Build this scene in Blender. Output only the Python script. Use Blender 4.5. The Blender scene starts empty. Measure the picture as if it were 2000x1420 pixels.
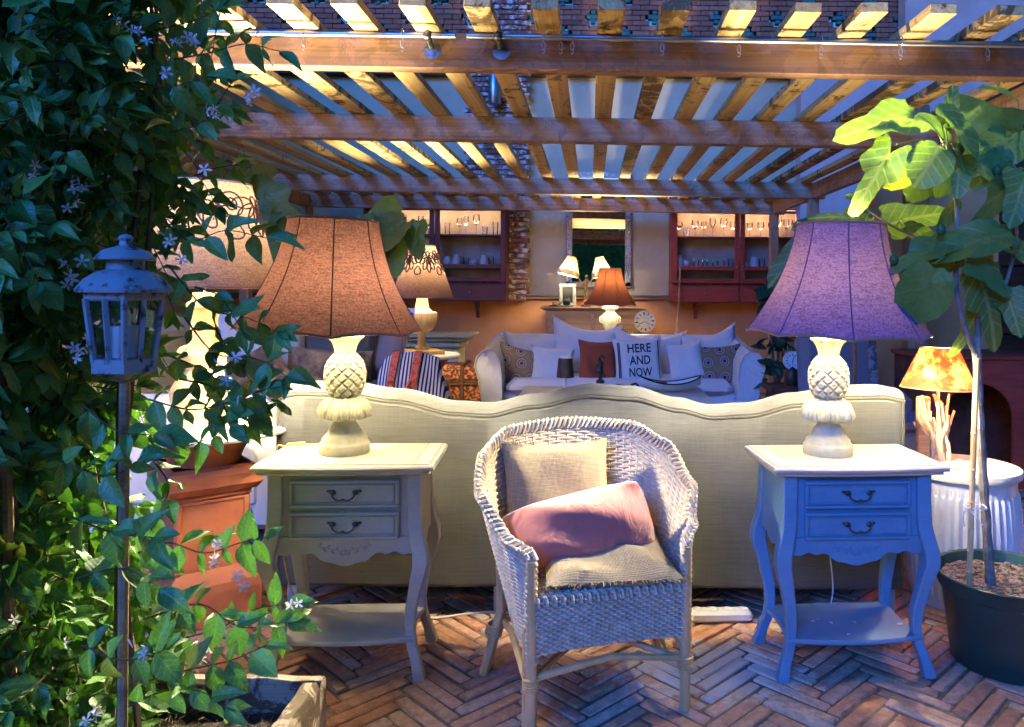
import bpy, math, random
import numpy as np
from mathutils import Vector, Matrix, Euler, Quaternion

sc = bpy.context.scene
COL = sc.collection
R = math.radians
PI = math.pi
rnd = random.Random(7)

# ---------------------------------------------------------------- camera
CZ, FPX, ROLL = 1.27, 1500.0, 0.007
VX, VY = 1155.0, 560.0
cam_d = bpy.data.cameras.new('camera')
cam_d.sensor_width = 36.0
cam_d.lens = FPX / 2000.0 * 36.0
cam_d.shift_x = -(VX - 1000.0) / 2000.0
cam_d.shift_y = -(710.0 - VY) / 2000.0
cam_d.clip_start = 0.05
cam_d.clip_end = 500.0
cam = bpy.data.objects.new('camera', cam_d)
COL.objects.link(cam)
cr, sr = math.cos(ROLL), math.sin(ROLL)
cam.matrix_world = Matrix(((cr, -sr, 0, 0), (0, 0, -1, 0), (sr, cr, 0, CZ), (0, 0, 0, 1)))
sc.camera = cam

# ---------------------------------------------------------------- dusk sky, one soft blue twilight light, exposure
SUN_EL, SUN_AZ = R(24.0), R(203.0)       # azimuth clockwise from +Y: behind the camera, a little to its left
world = bpy.data.worlds.new('World')
sc.world = world
world.use_nodes = True
wn = world.node_tree
wn.nodes.clear()
w_sky = wn.nodes.new('ShaderNodeTexSky')
w_sky.sky_type = 'NISHITA'
w_sky.sun_disc = False
w_sky.sun_elevation = R(4.0)
w_sky.sun_rotation = SUN_AZ
w_sky.ozone_density = 6.0
w_tint = wn.nodes.new('ShaderNodeMix')
w_tint.data_type = 'RGBA'
w_tint.blend_type = 'MULTIPLY'
w_tint.inputs[0].default_value = 1.0
w_tint.inputs[7].default_value = (0.86, 0.76, 0.74, 1)
w_bg = wn.nodes.new('ShaderNodeBackground')
w_bg.inputs[1].default_value = 0.11
w_out = wn.nodes.new('ShaderNodeOutputWorld')
wn.links.new(w_sky.outputs[0], w_tint.inputs[6])
wn.links.new(w_tint.outputs[2], w_bg.inputs[0])
wn.links.new(w_bg.outputs[0], w_out.inputs[0])
sun_d = bpy.data.lights.new('sun', 'SUN')
sun_d.energy = 1.1
sun_d.angle = R(24.0)
sun_d.color = (0.02, 0.18, 1.0)
sun = bpy.data.objects.new('sun', sun_d)
COL.objects.link(sun)
_dir = Vector((math.sin(SUN_AZ) * math.cos(SUN_EL), math.cos(SUN_AZ) * math.cos(SUN_EL), math.sin(SUN_EL)))
sun.rotation_euler = (-_dir).to_track_quat('-Z', 'Y').to_euler()
sun.location = (3, -4, 5)
vs = sc.view_settings
vs.view_transform = 'Standard'
vs.look = 'None'
vs.exposure = 2.2
vs.gamma = 1.0
vs.use_curve_mapping = False
sc.render.engine = 'CYCLES'
sc.cycles.use_denoising = True
sc.cycles.max_bounces = 8
sc.cycles.diffuse_bounces = 4
sc.cycles.transparent_max_bounces = 12
sc.cycles.sample_clamp_indirect = 4.0
sc.cycles.caustics_reflective = False
sc.cycles.caustics_refractive = False
WARM = (1.0, 0.895, 0.62)


def at(px, py, Y):
    """world point at depth Y seen at photo pixel (px, py)"""
    dx, dy = px - VX, py - VY
    return Vector(((dx * cr + dy * sr) * Y / FPX, Y, CZ + (dx * sr - dy * cr) * Y / FPX))


# ---------------------------------------------------------------- helpers: naming and grouping
def tag(o, label=None, cat=None, group=None, kind=None):
    if label: o['label'] = label
    if cat: o['category'] = cat
    if group: o['group'] = group
    if kind: o['kind'] = kind
    return o


def thing(name, label, cat, loc=(0, 0, 0), rotz=0.0, group=None):
    o = bpy.data.objects.new(name, None)
    o.empty_display_size = 0.1
    COL.objects.link(o)
    o.location = loc
    o.rotation_euler = (0, 0, rotz)
    return tag(o, label, cat, group)


def kids(o):
    return list(o.children)


def copy_tree(o, parent=None):
    c = o.copy()
    COL.objects.link(c)
    c.parent = parent
    for ch in kids(o):
        copy_tree(ch, c)
    return c


# ---------------------------------------------------------------- helpers: mesh building
class MB:
    def __init__(s):
        s.v, s.f, s.uv = [], [], None

    def add(s, verts, faces, M=None):
        n = len(s.v)
        if M is not None:
            verts = [M @ Vector(p) for p in verts]
        s.v.extend([tuple(p) for p in verts])
        s.f.extend([tuple(i + n for i in f) for f in faces])
        return s

    def box(s, c, d, M=None, ch=0.0):
        """box centre c, full size d; ch chamfers every edge"""
        hx, hy, hz = d[0] / 2, d[1] / 2, d[2] / 2
        if ch <= 0:
            v = [(c[0] + x * hx, c[1] + y * hy, c[2] + z * hz) for z in (-1, 1) for y in (-1, 1) for x in (-1, 1)]
            f = [(0, 2, 3, 1), (4, 5, 7, 6), (0, 1, 5, 4), (2, 6, 7, 3), (0, 4, 6, 2), (1, 3, 7, 5)]
            return s.add(v, f, M)
        ch = min(ch, hx * .9, hy * .9, hz * .9)
        out = [(-hx + ch, -hy), (hx - ch, -hy), (hx, -hy + ch), (hx, hy - ch), (hx - ch, hy), (-hx + ch, hy), (-hx, hy - ch), (-hx, -hy + ch)]
        inn = [(x * (1 - ch / hx), y * (1 - ch / hy)) for x, y in out]
        rings = [(inn, -hz), (out, -hz + ch), (out, hz - ch), (inn, hz)]
        v = [(c[0] + x, c[1] + y, c[2] + z) for r, z in rings for x, y in r]
        f = []
        for k in range(3):
            for i in range(8):
                j = (i + 1) % 8
                f.append((k * 8 + i, k * 8 + j, k * 8 + 8 + j, k * 8 + 8 + i))
        f.append(tuple(reversed(range(8))))
        f.append(tuple(range(24, 32)))
        return s.add(v, f, M)

    def tube(s, pts, rad, n=6, M=None, cap=True, closed=False):
        pts = [Vector(p) for p in pts]
        m = len(pts)
        if not hasattr(rad, '__len__'):
            rad = [rad] * m
        v, f = [], []
        t0 = (pts[1] - pts[0]).normalized()
        up = Vector((0, 0, 1)) if abs(t0.z) < .9 else Vector((1, 0, 0))
        nrm = (up - t0 * up.dot(t0)).normalized()
        for i in range(m):
            if closed:
                t = (pts[(i + 1) % m] - pts[i - 1])
            else:
                t = pts[min(i + 1, m - 1)] - pts[max(i - 1, 0)]
            t = t.normalized() if t.length > 1e-9 else t0
            nrm = nrm - t * nrm.dot(t)
            nrm = nrm.normalized() if nrm.length > 1e-6 else t.orthogonal().normalized()
            b = t.cross(nrm)
            for k in range(n):
                a = 2 * PI * k / n
                v.append(pts[i] + (nrm * math.cos(a) + b * math.sin(a)) * rad[i])
        for i in range(m if closed else m - 1):
            i2 = (i + 1) % m
            for k in range(n):
                k2 = (k + 1) % n
                f.append((i * n + k, i * n + k2, i2 * n + k2, i2 * n + k))
        if cap and not closed:
            f.append(tuple(reversed(range(n))))
            f.append(tuple(range((m - 1) * n, m * n)))
        return s.add(v, f, M)

    def lathe(s, prof, n=32, M=None, fn=None, capb=True, capt=True):
        """prof: (r, z) from bottom to top; fn(theta, r, z) -> r"""
        v, f = [], []
        for r, z in prof:
            for k in range(n):
                a = 2 * PI * k / n
                rr = fn(a, r, z) if fn else r
                v.append((rr * math.cos(a), rr * math.sin(a), z))
        m = len(prof)
        for i in range(m - 1):
            for k in range(n):
                k2 = (k + 1) % n
                f.append((i * n + k, i * n + k2, (i + 1) * n + k2, (i + 1) * n + k))
        if capb: f.append(tuple(reversed(range(n))))
        if capt: f.append(tuple(range((m - 1) * n, m * n)))
        return s.add(v, f, M)

    def prism(s, out, z0, z1, ch=0.0, M=None):
        """outline (ccw x,y) extruded along z with chamfered rims"""
        n = len(out)
        cx = sum(p[0] for p in out) / n
        cy = sum(p[1] for p in out) / n
        if ch > 0:
            inn = []
            for i in range(n):
                a, b, c = Vector(out[i - 1]), Vector(out[i]), Vector(out[(i + 1) % n])
                d1, d2 = (b - a), (c - b)
                n1 = Vector((-d1.y, d1.x)).normalized() if d1.length > 1e-9 else Vector((0, 0))
                n2 = Vector((-d2.y, d2.x)).normalized() if d2.length > 1e-9 else n1
                nn = (n1 + n2)
                nn = nn.normalized() if nn.length > 1e-6 else n1
                inn.append((b.x + nn.x * ch, b.y + nn.y * ch))
            rings = [(inn, z0), (out, z0 + ch), (out, z1 - ch), (inn, z1)]
        else:
            rings = [(out, z0), (out, z1)]
        v = [(p[0], p[1], z) for r, z in rings for p in r]
        f = []
        for k in range(len(rings) - 1):
            for i in range(n):
                j = (i + 1) % n
                f.append((k * n + i, k * n + j, (k + 1) * n + j, (k + 1) * n + i))
        f.append(tuple(reversed(range(n))))
        f.append(tuple(range((len(rings) - 1) * n, len(rings) * n)))
        return s.add(v, f, M)

    def grid(s, P, closed_u=False, M=None):
        """P[i][j] points -> quads"""
        m, n = len(P), len(P[0])
        v = [p for row in P for p in row]
        f = []
        for i in range(m if closed_u else m - 1):
            i2 = (i + 1) % m
            for j in range(n - 1):
                f.append((i * n + j, i2 * n + j, i2 * n + j + 1, i * n + j + 1))
        return s.add(v, f, M)

    def ball(s, c, r, n=10, M=None, sq=(1, 1, 1)):
        v, f = [], []
        m = max(4, n // 2 + 1)
        for i in range(1, m):
            ph = PI * i / m
            for k in range(n):
                a = 2 * PI * k / n
                v.append((c[0] + r * sq[0] * math.sin(ph) * math.cos(a), c[1] + r * sq[1] * math.sin(ph) * math.sin(a), c[2] - r * sq[2] * math.cos(ph)))
        b = len(v)
        v += [(c[0], c[1], c[2] - r * sq[2]), (c[0], c[1], c[2] + r * sq[2])]
        for i in range(m - 2):
            for k in range(n):
                k2 = (k + 1) % n
                f.append((i * n + k, i * n + k2, (i + 1) * n + k2, (i + 1) * n + k))
        for k in range(n):
            k2 = (k + 1) % n
            f.append((b, k2, k))
            f.append((b + 1, (m - 2) * n + k, (m - 2) * n + k2))
        return s.add(v, f, M)

    def mesh(s, name, mat, smooth=True, uv=None):
        me = bpy.data.meshes.new(name)
        me.from_pydata(s.v, [], s.f)
        if mat is not None:
            me.materials.append(mat)
        if smooth:
            me.polygons.foreach_set('use_smooth', [True] * len(me.polygons))
            try:
                me.set_sharp_from_angle(angle=R(38))
            except Exception:
                pass
        if uv is not None:
            lay = me.uv_layers.new(name='UVMap')
            idx = np.empty(len(me.loops), dtype=np.int32)
            me.loops.foreach_get('vertex_index', idx)
            lay.data.foreach_set('uv', np.asarray(uv, dtype=np.float32)[idx].ravel())
        me.update()
        return me

    def build(s, name, mat, parent=None, smooth=True, loc=None, rot=None, uv=None, label=None, kind=None):
        o = bpy.data.objects.new(name, s.mesh(name, mat, smooth, uv))
        COL.objects.link(o)
        if parent is not None: o.parent = parent
        if loc is not None: o.location = loc
        if rot is not None: o.rotation_euler = rot
        return tag(o, label, kind=kind)


def place(name, me, parent=None, M=None, loc=None, rot=None):
    o = bpy.data.objects.new(name, me)
    COL.objects.link(o)
    if parent is not None: o.parent = parent
    if M is not None: o.matrix_local = M
    if loc is not None: o.location = loc
    if rot is not None: o.rotation_euler = rot
    return o


def bez(p, n=12):
    """smooth Catmull-Rom path through points"""
    p = [Vector(q) for q in p]
    P = [p[0] * 2 - p[1]] + p + [p[-1] * 2 - p[-2]]
    out = []
    for i in range(1, len(P) - 2):
        a, b, c, d = P[i - 1], P[i], P[i + 1], P[i + 2]
        for k in range(n):
            t = k / n
            out.append(.5 * ((2 * b) + (c - a) * t + (2 * a - 5 * b + 4 * c - d) * t * t + (-a + 3 * b - 3 * c + d) * t ** 3))
    out.append(p[-1])
    return out


def interp(tab, x):
    if x <= tab[0][0]: return tab[0][1]
    for (a, b), (c, d) in zip(tab, tab[1:]):
        if x <= c:
            t = (x - a) / (c - a)
            t = t * t * (3 - 2 * t)
            return b + (d - b) * t
    return tab[-1][1]


def lamp_light(name, parent, loc, watts, col=WARM, rad=0.03):
    d = bpy.data.lights.new(name, 'POINT')
    d.energy = watts
    d.color = col
    d.shadow_soft_size = rad
    # bulb in a socket: full light upwards, less sideways, little straight down
    d.use_nodes = True
    nt = d.node_tree
    em = nt.nodes.get('Emission') or nt.nodes.new('ShaderNodeEmission')
    tc = nt.nodes.new('ShaderNodeTexCoord')
    sp = nt.nodes.new('ShaderNodeSeparateXYZ')
    mr_ = nt.nodes.new('ShaderNodeMapRange')
    rp_ = nt.nodes.new('ShaderNodeValToRGB')
    els = rp_.color_ramp.elements
    for pos, val in ((.06, .035), (.12, .16), (.18, .60), (.5, .65)):
        e_ = els.new(pos); e_.color = (val, val, val, 1)
    els[0].color = (.03, .03, .03, 1)
    els[-1].color = (.48, .48, .48, 1)
    nt.links.new(tc.outputs['Normal'], sp.inputs[0])
    nt.links.new(sp.outputs[2], mr_.inputs[0])
    mr_.inputs[1].default_value = -1.0
    mr_.inputs[2].default_value = 1.0
    nt.links.new(mr_.outputs[0], rp_.inputs[0])
    nt.links.new(rp_.outputs[0], em.inputs['Strength'])
    o = bpy.data.objects.new(name, d)
    COL.objects.link(o)
    o.parent = parent
    o.location = loc
    return o


# ---------------------------------------------------------------- procedural materials
class NT:
    def __init__(s, name):
        s.m = bpy.data.materials.new(name)
        s.m.use_nodes = True
        s.t = s.m.node_tree
        s.t.nodes.clear()
        s.out = s.n('ShaderNodeOutputMaterial')
        s.tc = s.n('ShaderNodeTexCoord')

    def n(s, typ, **kw):
        nd = s.t.nodes.new(typ)
        for k, v in kw.items():
            setattr(nd, k, v)
        return nd

    def l(s, a, b):
        s.t.links.new(a, b)

    def inp(s, nd, key, val):
        i = nd.inputs[key]
        if hasattr(val, 'is_output') or isinstance(val, bpy.types.NodeSocket):
            s.l(val, i)
        else:
            i.default_value = val

    def map(s, scale=(1, 1, 1), src='Object', rand=0.0, rot=(0, 0, 0)):
        mp = s.n('ShaderNodeMapping')
        mp.inputs['Scale'].default_value = scale
        mp.inputs['Rotation'].default_value = rot
        v = s.tc.outputs[src]
        if rand:
            oi = s.n('ShaderNodeObjectInfo')
            mu = s.n('ShaderNodeMath', operation='MULTIPLY')
            s.l(oi.outputs['Random'], mu.inputs[0])
            mu.inputs[1].default_value = rand
            ad = s.n('ShaderNodeVectorMath', operation='ADD')
            s.l(v, ad.inputs[0])
            s.l(mu.outputs[0], ad.inputs[1])
            v = ad.outputs[0]
        s.l(v, mp.inputs['Vector'])
        return mp.outputs[0]

    def noise(s, vec, scale=5.0, detail=4.0, rough=.6, dist=0.0):
        nd = s.n('ShaderNodeTexNoise')
        s.l(vec, nd.inputs['Vector'])
        nd.inputs['Scale'].default_value = scale
        nd.inputs['Detail'].default_value = detail
        nd.inputs['Roughness'].default_value = rough
        nd.inputs['Distortion'].default_value = dist
        return nd.outputs[0]

    def wave(s, vec, scale, axis='X', dist=0.0, prof='SIN'):
        nd = s.n('ShaderNodeTexWave', wave_type='BANDS', bands_direction=axis, wave_profile=prof)
        s.l(vec, nd.inputs['Vector'])
        nd.inputs['Scale'].default_value = scale
        nd.inputs['Distortion'].default_value = dist
        return nd.outputs['Fac']

    def ramp(s, fac, stops, interp='LINEAR'):
        nd = s.n('ShaderNodeValToRGB')
        cr_ = nd.color_ramp
        cr_.interpolation = interp
        while len(cr_.elements) < len(stops):
            cr_.elements.new(.5)
        for e, (p, c) in zip(cr_.elements, stops):
            e.position = p
            e.color = (c[0], c[1], c[2], 1) if hasattr(c, '__len__') else (c, c, c, 1)
        s.l(fac, nd.inputs[0])
        return nd.outputs[0]

    def mix(s, fac, a, b, mode='MIX'):
        nd = s.n('ShaderNodeMix', data_type='RGBA', blend_type=mode)
        for i, val in ((0, fac), (6, a), (7, b)):
            if isinstance(val, bpy.types.NodeSocket):
                s.l(val, nd.inputs[i])
            elif i == 0:
                nd.inputs[0].default_value = val
            else:
                nd.inputs[i].default_value = (val[0], val[1], val[2], 1)
        return nd.outputs[2]

    def math(s, op, a, b=0.0):
        nd = s.n('ShaderNodeMath', operation=op)
        for i, val in ((0, a), (1, b)):
            if isinstance(val, bpy.types.NodeSocket):
                s.l(val, nd.inputs[i])
            else:
                nd.inputs[i].default_value = val
        return nd.outputs[0]

    def bump(s, h, strength=.3, dist=.002):
        nd = s.n('ShaderNodeBump')
        nd.inputs['Strength'].default_value = strength
        nd.inputs['Distance'].default_value = dist
        s.l(h, nd.inputs['Height'])
        return nd.outputs[0]

    def bsdf(s, col, rough=.6, metal=0.0, normal=None, spec=.4, **kw):
        b = s.n('ShaderNodeBsdfPrincipled')
        if isinstance(col, bpy.types.NodeSocket):
            s.l(col, b.inputs['Base Color'])
        else:
            b.inputs['Base Color'].default_value = (*col, 1)
        s.inp(b, 'Roughness', rough)
        b.inputs['Metallic'].default_value = metal
        b.inputs['Specular IOR Level'].default_value = spec
        if normal is not None:
            s.l(normal, b.inputs['Normal'])
        for k, v in kw.items():
            s.inp(b, k.replace('_', ' '), v)
        return b.outputs[0]

    def done(s, sh):
        s.l(sh, s.out.inputs[0])
        return s.m

    def rand(s):
        return s.n('ShaderNodeObjectInfo').outputs['Random']


def m_noisy(name, c1, c2, scale=6, rough=.6, bump=.2, bscale=40, stretch=(1, 1, 1), spec=.4, metal=0, bdist=.002, rand=3.0, lo=.35, hi=.65):
    t = NT(name)
    v = t.map(stretch, rand=rand)
    n1 = t.noise(v, scale, 5)
    col = t.ramp(n1, [(lo, c1), (hi, c2)])
    nb = t.noise(v, bscale, 4)
    return t.done(t.bsdf(col, rough, metal, t.bump(nb, bump, bdist), spec))


def m_plain(name, c, rough=.5, metal=0.0, spec=.4):
    return m_noisy(name, tuple(x * .88 for x in c), tuple(min(1, x * 1.1) for x in c), 9, rough, .08, 60, metal=metal, spec=spec)


def m_wood(name, c1, c2, c3, ax=0, rough=.65, stain=0.0, scale=1.0, bump=.25, tone=(.62, 1.15)):
    """grain runs along local axis ax"""
    t = NT(name)
    st = [26.0 * scale] * 3
    st[ax] = 0.7 * scale
    v = t.map(tuple(st), rand=17.0)
    g = t.noise(v, 1.0, 5, .6, .25)
    st2 = [130.0 * scale] * 3
    st2[ax] = 1.5 * scale
    fine = t.noise(t.map(tuple(st2), rand=17.0), 1.0, 3)
    col = t.ramp(g, [(.3, c1), (.5, c2), (.72, c3)])
    col = t.mix(.5, col, t.ramp(fine, [(.35, .45), (.65, 1.0)]), 'MULTIPLY')
    rv = t.rand()
    col = t.mix(.55, col, t.ramp(rv, [(0, tone[0]), (1, tone[1])]), 'MULTIPLY')
    kn = t.n('ShaderNodeTexVoronoi')
    stk = [9.0] * 3
    stk[ax] = 2.2
    t.l(t.map(tuple(stk), rand=23.0), kn.inputs['Vector'])
    kn.inputs['Scale'].default_value = .5
    col = t.mix(t.ramp(kn.outputs['Distance'], [(.05, 1.0), (.12, 0.0)]), col, tuple(x * .35 for x in c1))
    if stain:
        s1 = t.noise(t.map((7, 7, 7), rand=31.0), 1.0, 8, .75, 1.0)
        rs = t.n('ShaderNodeObjectInfo').outputs['Random']
        thr = t.math('MULTIPLY', t.math('FRACT', t.math('MULTIPLY', rs, 7.3)), .16)
        s2 = t.math('ADD', s1, thr)
        col = t.mix(t.math('MULTIPLY', t.ramp(s2, [(.61, 0.0), (.66, 1.0)]), stain), col, (.035, .018, .008))
    return t.done(t.bsdf(col, rough, 0, t.bump(t.math('ADD', fine, g), bump, .0025), .3))


def m_fabric(name, c1, c2, weave=500.0, slub=0.25, rough=.95, bump=.25, axes=('X', 'Z'), sheen=.15, crease=.0):
    t = NT(name)
    v = t.map()
    wx = t.wave(v, weave / 2 / PI * 1.6, axes[0], 1.5)
    wz = t.wave(v, weave / 2 / PI * 1.6, axes[1], 1.5)
    w = t.math('MULTIPLY', wx, wz)
    sl = t.noise(t.map((9, 30, 430)), 1.0, 4, .75)
    sv = t.noise(t.map((520, 30, 9)), 1.0, 4, .75)
    big = t.noise(v, 5.0, 3)
    f = t.math('ADD', t.math('MULTIPLY', sl, slub * 1.6), t.math('MULTIPLY', sv, slub * .6))
    f = t.math('ADD', f, t.math('MULTIPLY', w, .35))
    f = t.math('ADD', f, t.math('MULTIPLY', big, .25))
    mid = (slub * 2.2) * .5 + .09 + .125
    col = t.ramp(f, [(max(0, mid - .28), c1), (min(1, mid + .28), c2)])
    nrm = t.bump(t.math('ADD', w, sl), bump, .0015)
    if crease:
        cn = t.noise(t.map((1, 1, .55)), 11.0, 3, .5, 1.4)
        nb = t.n('ShaderNodeBump')
        nb.inputs['Strength'].default_value = crease
        nb.inputs['Distance'].default_value = .02
        t.l(cn, nb.inputs['Height'])
        t.l(nrm, nb.inputs['Normal'])
        nrm = nb.outputs[0]
    b = t.bsdf(col, rough, 0, nrm, .15, Sheen_Weight=sheen)
    return t.done(b)


def m_shade(name, c_dif, c_tr, tr=.5, weave=420.0, contrast=.5, lined=True):
    """woven lamp shade: lets part of the bulb's light through"""
    t = NT(name)
    v = t.map()
    nz = t.noise(t.map((150, 150, 170)), 1.0, 2, .7)
    hz = t.noise(t.map((30, 30, 230)), 1.0, 3, .6)
    pat = t.math('ADD', t.math('MULTIPLY', nz, .6), t.math('MULTIPLY', hz, .4))
    k = t.ramp(pat, [(.38, 1 - contrast), (.60, 1.0)])
    bf = t.n('ShaderNodeNewGeometry').outputs['Backfacing']
    d = t.mix(1.0, c_dif, k, 'MULTIPLY')
    if lined:
        d = t.mix(bf, d, (.62, .58, .48))      # pale inner lining
    r_ = t.mix(1.0, c_tr, k, 'MULTIPLY')
    di = t.bsdf(d, .95, 0, t.bump(pat, .5, .002), .1)
    tl = t.n('ShaderNodeBsdfTranslucent')
    t.l(r_, tl.inputs[0])
    mx = t.n('ShaderNodeMixShader')
    mx.inputs[0].default_value = tr
    t.l(di, mx.inputs[1])
    t.l(tl.outputs[0], mx.inputs[2])
    return t.done(mx.outputs[0])


def m_leaf(name, c1, c2, vein, tr=.35, rough=.4, vn=7.0, slope=.8, vamt=.6, tcol=None, sheen=.5):
    """leaf with midrib and lateral veins from its own u (across) and v (along) coordinates"""
    t = NT(name)
    sp = t.n('ShaderNodeSeparateXYZ')
    t.l(t.tc.outputs['UV'], sp.inputs[0])
    u, vv = sp.outputs[0], sp.outputs[1]
    au = t.math('ABSOLUTE', t.math('SUBTRACT', u, .5))
    lat = t.math('FRACT', t.math('MULTIPLY', t.math('SUBTRACT', vv, t.math('MULTIPLY', au, slope)), vn))
    lat = t.math('ABSOLUTE', t.math('SUBTRACT', lat, .5))
    lv = t.ramp(lat, [(.0, 1.0), (.05, .8), (.11, 0.0)])
    mid = t.ramp(au, [(.0, 1.0), (.012, 1.0), (.03, 0.0)])
    ve = t.math('MAXIMUM', lv, mid)
    n1 = t.noise(t.map((14, 14, 14), rand=9.0), 1.0, 4)
    col = t.ramp(n1, [(.3, c1), (.7, c2)])
    rv = t.math('FRACT', t.math('ADD', t.n('ShaderNodeNewGeometry').outputs['Random Per Island'], t.math('MULTIPLY', t.rand(), 3.7)))
    old = t.math('MULTIPLY', t.ramp(t.math('FRACT', t.math('MULTIPLY', rv, 13.0)), [(.93, 0.0), (.97, 1.0)]), .6)
    col = t.mix(old, col, (c2[1] * .9, c2[1] * .72, c2[2] * .6))
    tipb = t.math('MULTIPLY', t.ramp(t.math('ADD', vv, t.math('MULTIPLY', n1, .35)), [(1.12, 0.0), (1.2, 1.0)]), .7)
    col = t.mix(tipb, col, (.12, .07, .03))
    col = t.mix(.6, col, t.ramp(rv, [(0, .6), (1, 1.2)]), 'MULTIPLY')
    col = t.mix(t.math('MULTIPLY', ve, vamt), col, vein)
    nb = t.bump(t.math('SUBTRACT', t.math('MULTIPLY', n1, .3), ve), .35, .003)
    b = t.bsdf(col, rough, 0, nb, sheen)
    tl = t.n('ShaderNodeBsdfTranslucent')
    t.l(t.mix(1.0, col, tcol or (1.6, 1.7, .7), 'MULTIPLY'), tl.inputs[0])
    mx = t.n('ShaderNodeMixShader')
    mx.inputs[0].default_value = tr
    t.l(b, mx.inputs[1])
    t.l(tl.outputs[0], mx.inputs[2])
    return t.done(mx.outputs[0])


def m_emit(name, c, s):
    t = NT(name)
    e = t.n('ShaderNodeEmission')
    e.inputs[0].default_value = (*c, 1)
    e.inputs[1].default_value = s
    return t.done(e.outputs[0])


def m_glass(name, tint=(.95, .97, .98), refl=1.0):
    t = NT(name)
    tr = t.n('ShaderNodeBsdfTransparent')
    tr.inputs[0].default_value = (*tint, 1)
    gl = t.n('ShaderNodeBsdfGlossy')
    gl.inputs[1].default_value = .03
    fr = t.n('ShaderNodeFresnel')
    fr.inputs[0].default_value = 1.45
    mx = t.n('ShaderNodeMixShader')
    t.l(t.math('MULTIPLY', fr.outputs[0], refl), mx.inputs[0])
    t.l(tr.outputs[0], mx.inputs[1])
    t.l(gl.outputs[0], mx.inputs[2])
    return t.done(mx.outputs[0])


def m_brick(name, per_island, cols, mortar=(0.35, .3, .26), dirt=.35, white=0.0, rough=.8):
    t = NT(name)
    r_ = t.n('ShaderNodeNewGeometry').outputs['Random Per Island'] if per_island else t.rand()
    v = t.map(rand=0.0 if per_island else 9.0)
    n = len(cols)
    col = t.ramp(r_, [(i / (n - 1), c) for i, c in enumerate(cols)])
    nz = t.noise(v, 22, 6, .7)
    col = t.mix(dirt, col, t.ramp(nz, [(.3, .35), (.7, 1.2)]), 'MULTIPLY')
    if white:
        nw = t.noise(t.map((9, 9, 14), src='Object', rand=0.0 if per_island else 9.0), 1.0, 6, .75)
        col = t.mix(t.math('MULTIPLY', t.ramp(nw, [(.5, 0.0), (.58, 1.0)]), white), col, (.72, .66, .6))
    nb = t.noise(v, 60, 5, .7)
    return t.done(t.bsdf(col, rough, 0, t.bump(nb, .5, .003), .3))


M = {}
M['beam'] = m_wood('beam wood', (.40, .21, .11), (.56, .33, .18), (.66, .44, .27), 0, stain=.35)
M['beam_front'] = m_wood('dark front beam wood', (.15, .065, .03), (.24, .115, .055), (.33, .175, .09), 0, stain=.35)  # darker, redder brown than the other beams
M['rafter'] = m_wood('rafter wood', (.40, .23, .085), (.56, .37, .15), (.68, .48, .22), 0, stain=.85)
M['darkwood'] = m_wood('dark plank wood', (.05, .022, .012), (.085, .038, .02), (.12, .055, .03), 0)
M['oldwood'] = m_wood('old pine wood', (.22, .12, .055), (.34, .2, .1), (.42, .27, .15), 0)
M['trough'] = m_wood('weathered trough wood', (.2, .15, .1), (.36, .28, .2), (.5, .42, .32), 0, stain=.9, bump=.6)
M['redwood'] = m_noisy('red stained wood', (.22, .032, .018), (.33, .05, .028), 5, .45, .1, 50, (1, 1, 6))
M['lampwood'] = m_wood('turned lamp wood', (.48, .28, .11), (.62, .4, .18), (.72, .5, .26), 2)
def m_paint(name, c1, c2, c3):
    """hand-brushed chalk paint with brush marks, grime and worn specks"""
    t = NT(name)
    v = t.map(rand=5.0)
    br = t.noise(t.map((9, 9, 160), rand=5.0), 1.0, 3, .6)
    big = t.noise(v, 6, 5, .65)
    col = t.ramp(big, [(.3, c1), (.7, c2)])
    col = t.mix(.25, col, t.ramp(br, [(.3, .72), (.7, 1.08)]), 'MULTIPLY')
    w = t.noise(v, 38, 7, .8)
    col = t.mix(t.math('MULTIPLY', t.ramp(w, [(.655, 0.0), (.69, 1.0)]), .7), col, c3)
    return t.done(t.bsdf(col, t.ramp(big, [(.3, .5), (.7, .68)]), 0, t.bump(t.math('ADD', br, t.math('MULTIPLY', w, .6)), .22, .0018), .3))


M['paint'] = m_paint('chalk painted wood', (.36, .335, .295), (.48, .45, .40), (.20, .15, .10))
M['paint_dusk_tint'] = m_paint('chalk paint tinted by blue dusk light', (.105, .205, .30), (.15, .275, .385), (.12, .13, .15))  # same chalk paint with the blue dusk light put into its colour
M['paint_top'] = m_wood('limed top wood', (.50, .45, .36), (.58, .525, .43), (.64, .59, .49), 0, .6, tone=(.95, 1.03))
M['metal_dark'] = m_noisy('aged pewter', (.06, .055, .05), (.16, .15, .14), 30, .38, .2, 120, metal=.9)
M['steel'] = m_noisy('brushed steel', (.26, .26, .27), (.38, .38, .39), 8, .35, .05, 200, metal=1.0)
M['plastic'] = m_plain('clear plastic', (.16, .15, .15), .35)
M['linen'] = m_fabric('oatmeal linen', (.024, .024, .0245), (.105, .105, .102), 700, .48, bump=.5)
M['piping'] = m_fabric('dark linen piping', (.03, .028, .022), (.06, .055, .045), 900, .2)
M['cotton'] = m_fabric('white cotton', (.54, .51, .48), (.70, .67, .64), 800, .12, bump=.1, crease=.45)
M['cream'] = m_fabric('cream upholstery', (.48, .43, .35), (.62, .57, .48), 800, .15, bump=.1, crease=.3)
M['burlap'] = m_fabric('burlap', (.12, .09, .05), (.40, .32, .21), 300, .4, bump=1.0, crease=.3)
M['velvet'] = m_fabric('pink velvet', (.24, .075, .072), (.33, .12, .11), 900, .1, bump=.05, sheen=.5, crease=.6)
M['rust'] = m_fabric('rust cotton', (.17, .04, .02), (.28, .07, .035), 700, .2)
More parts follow.
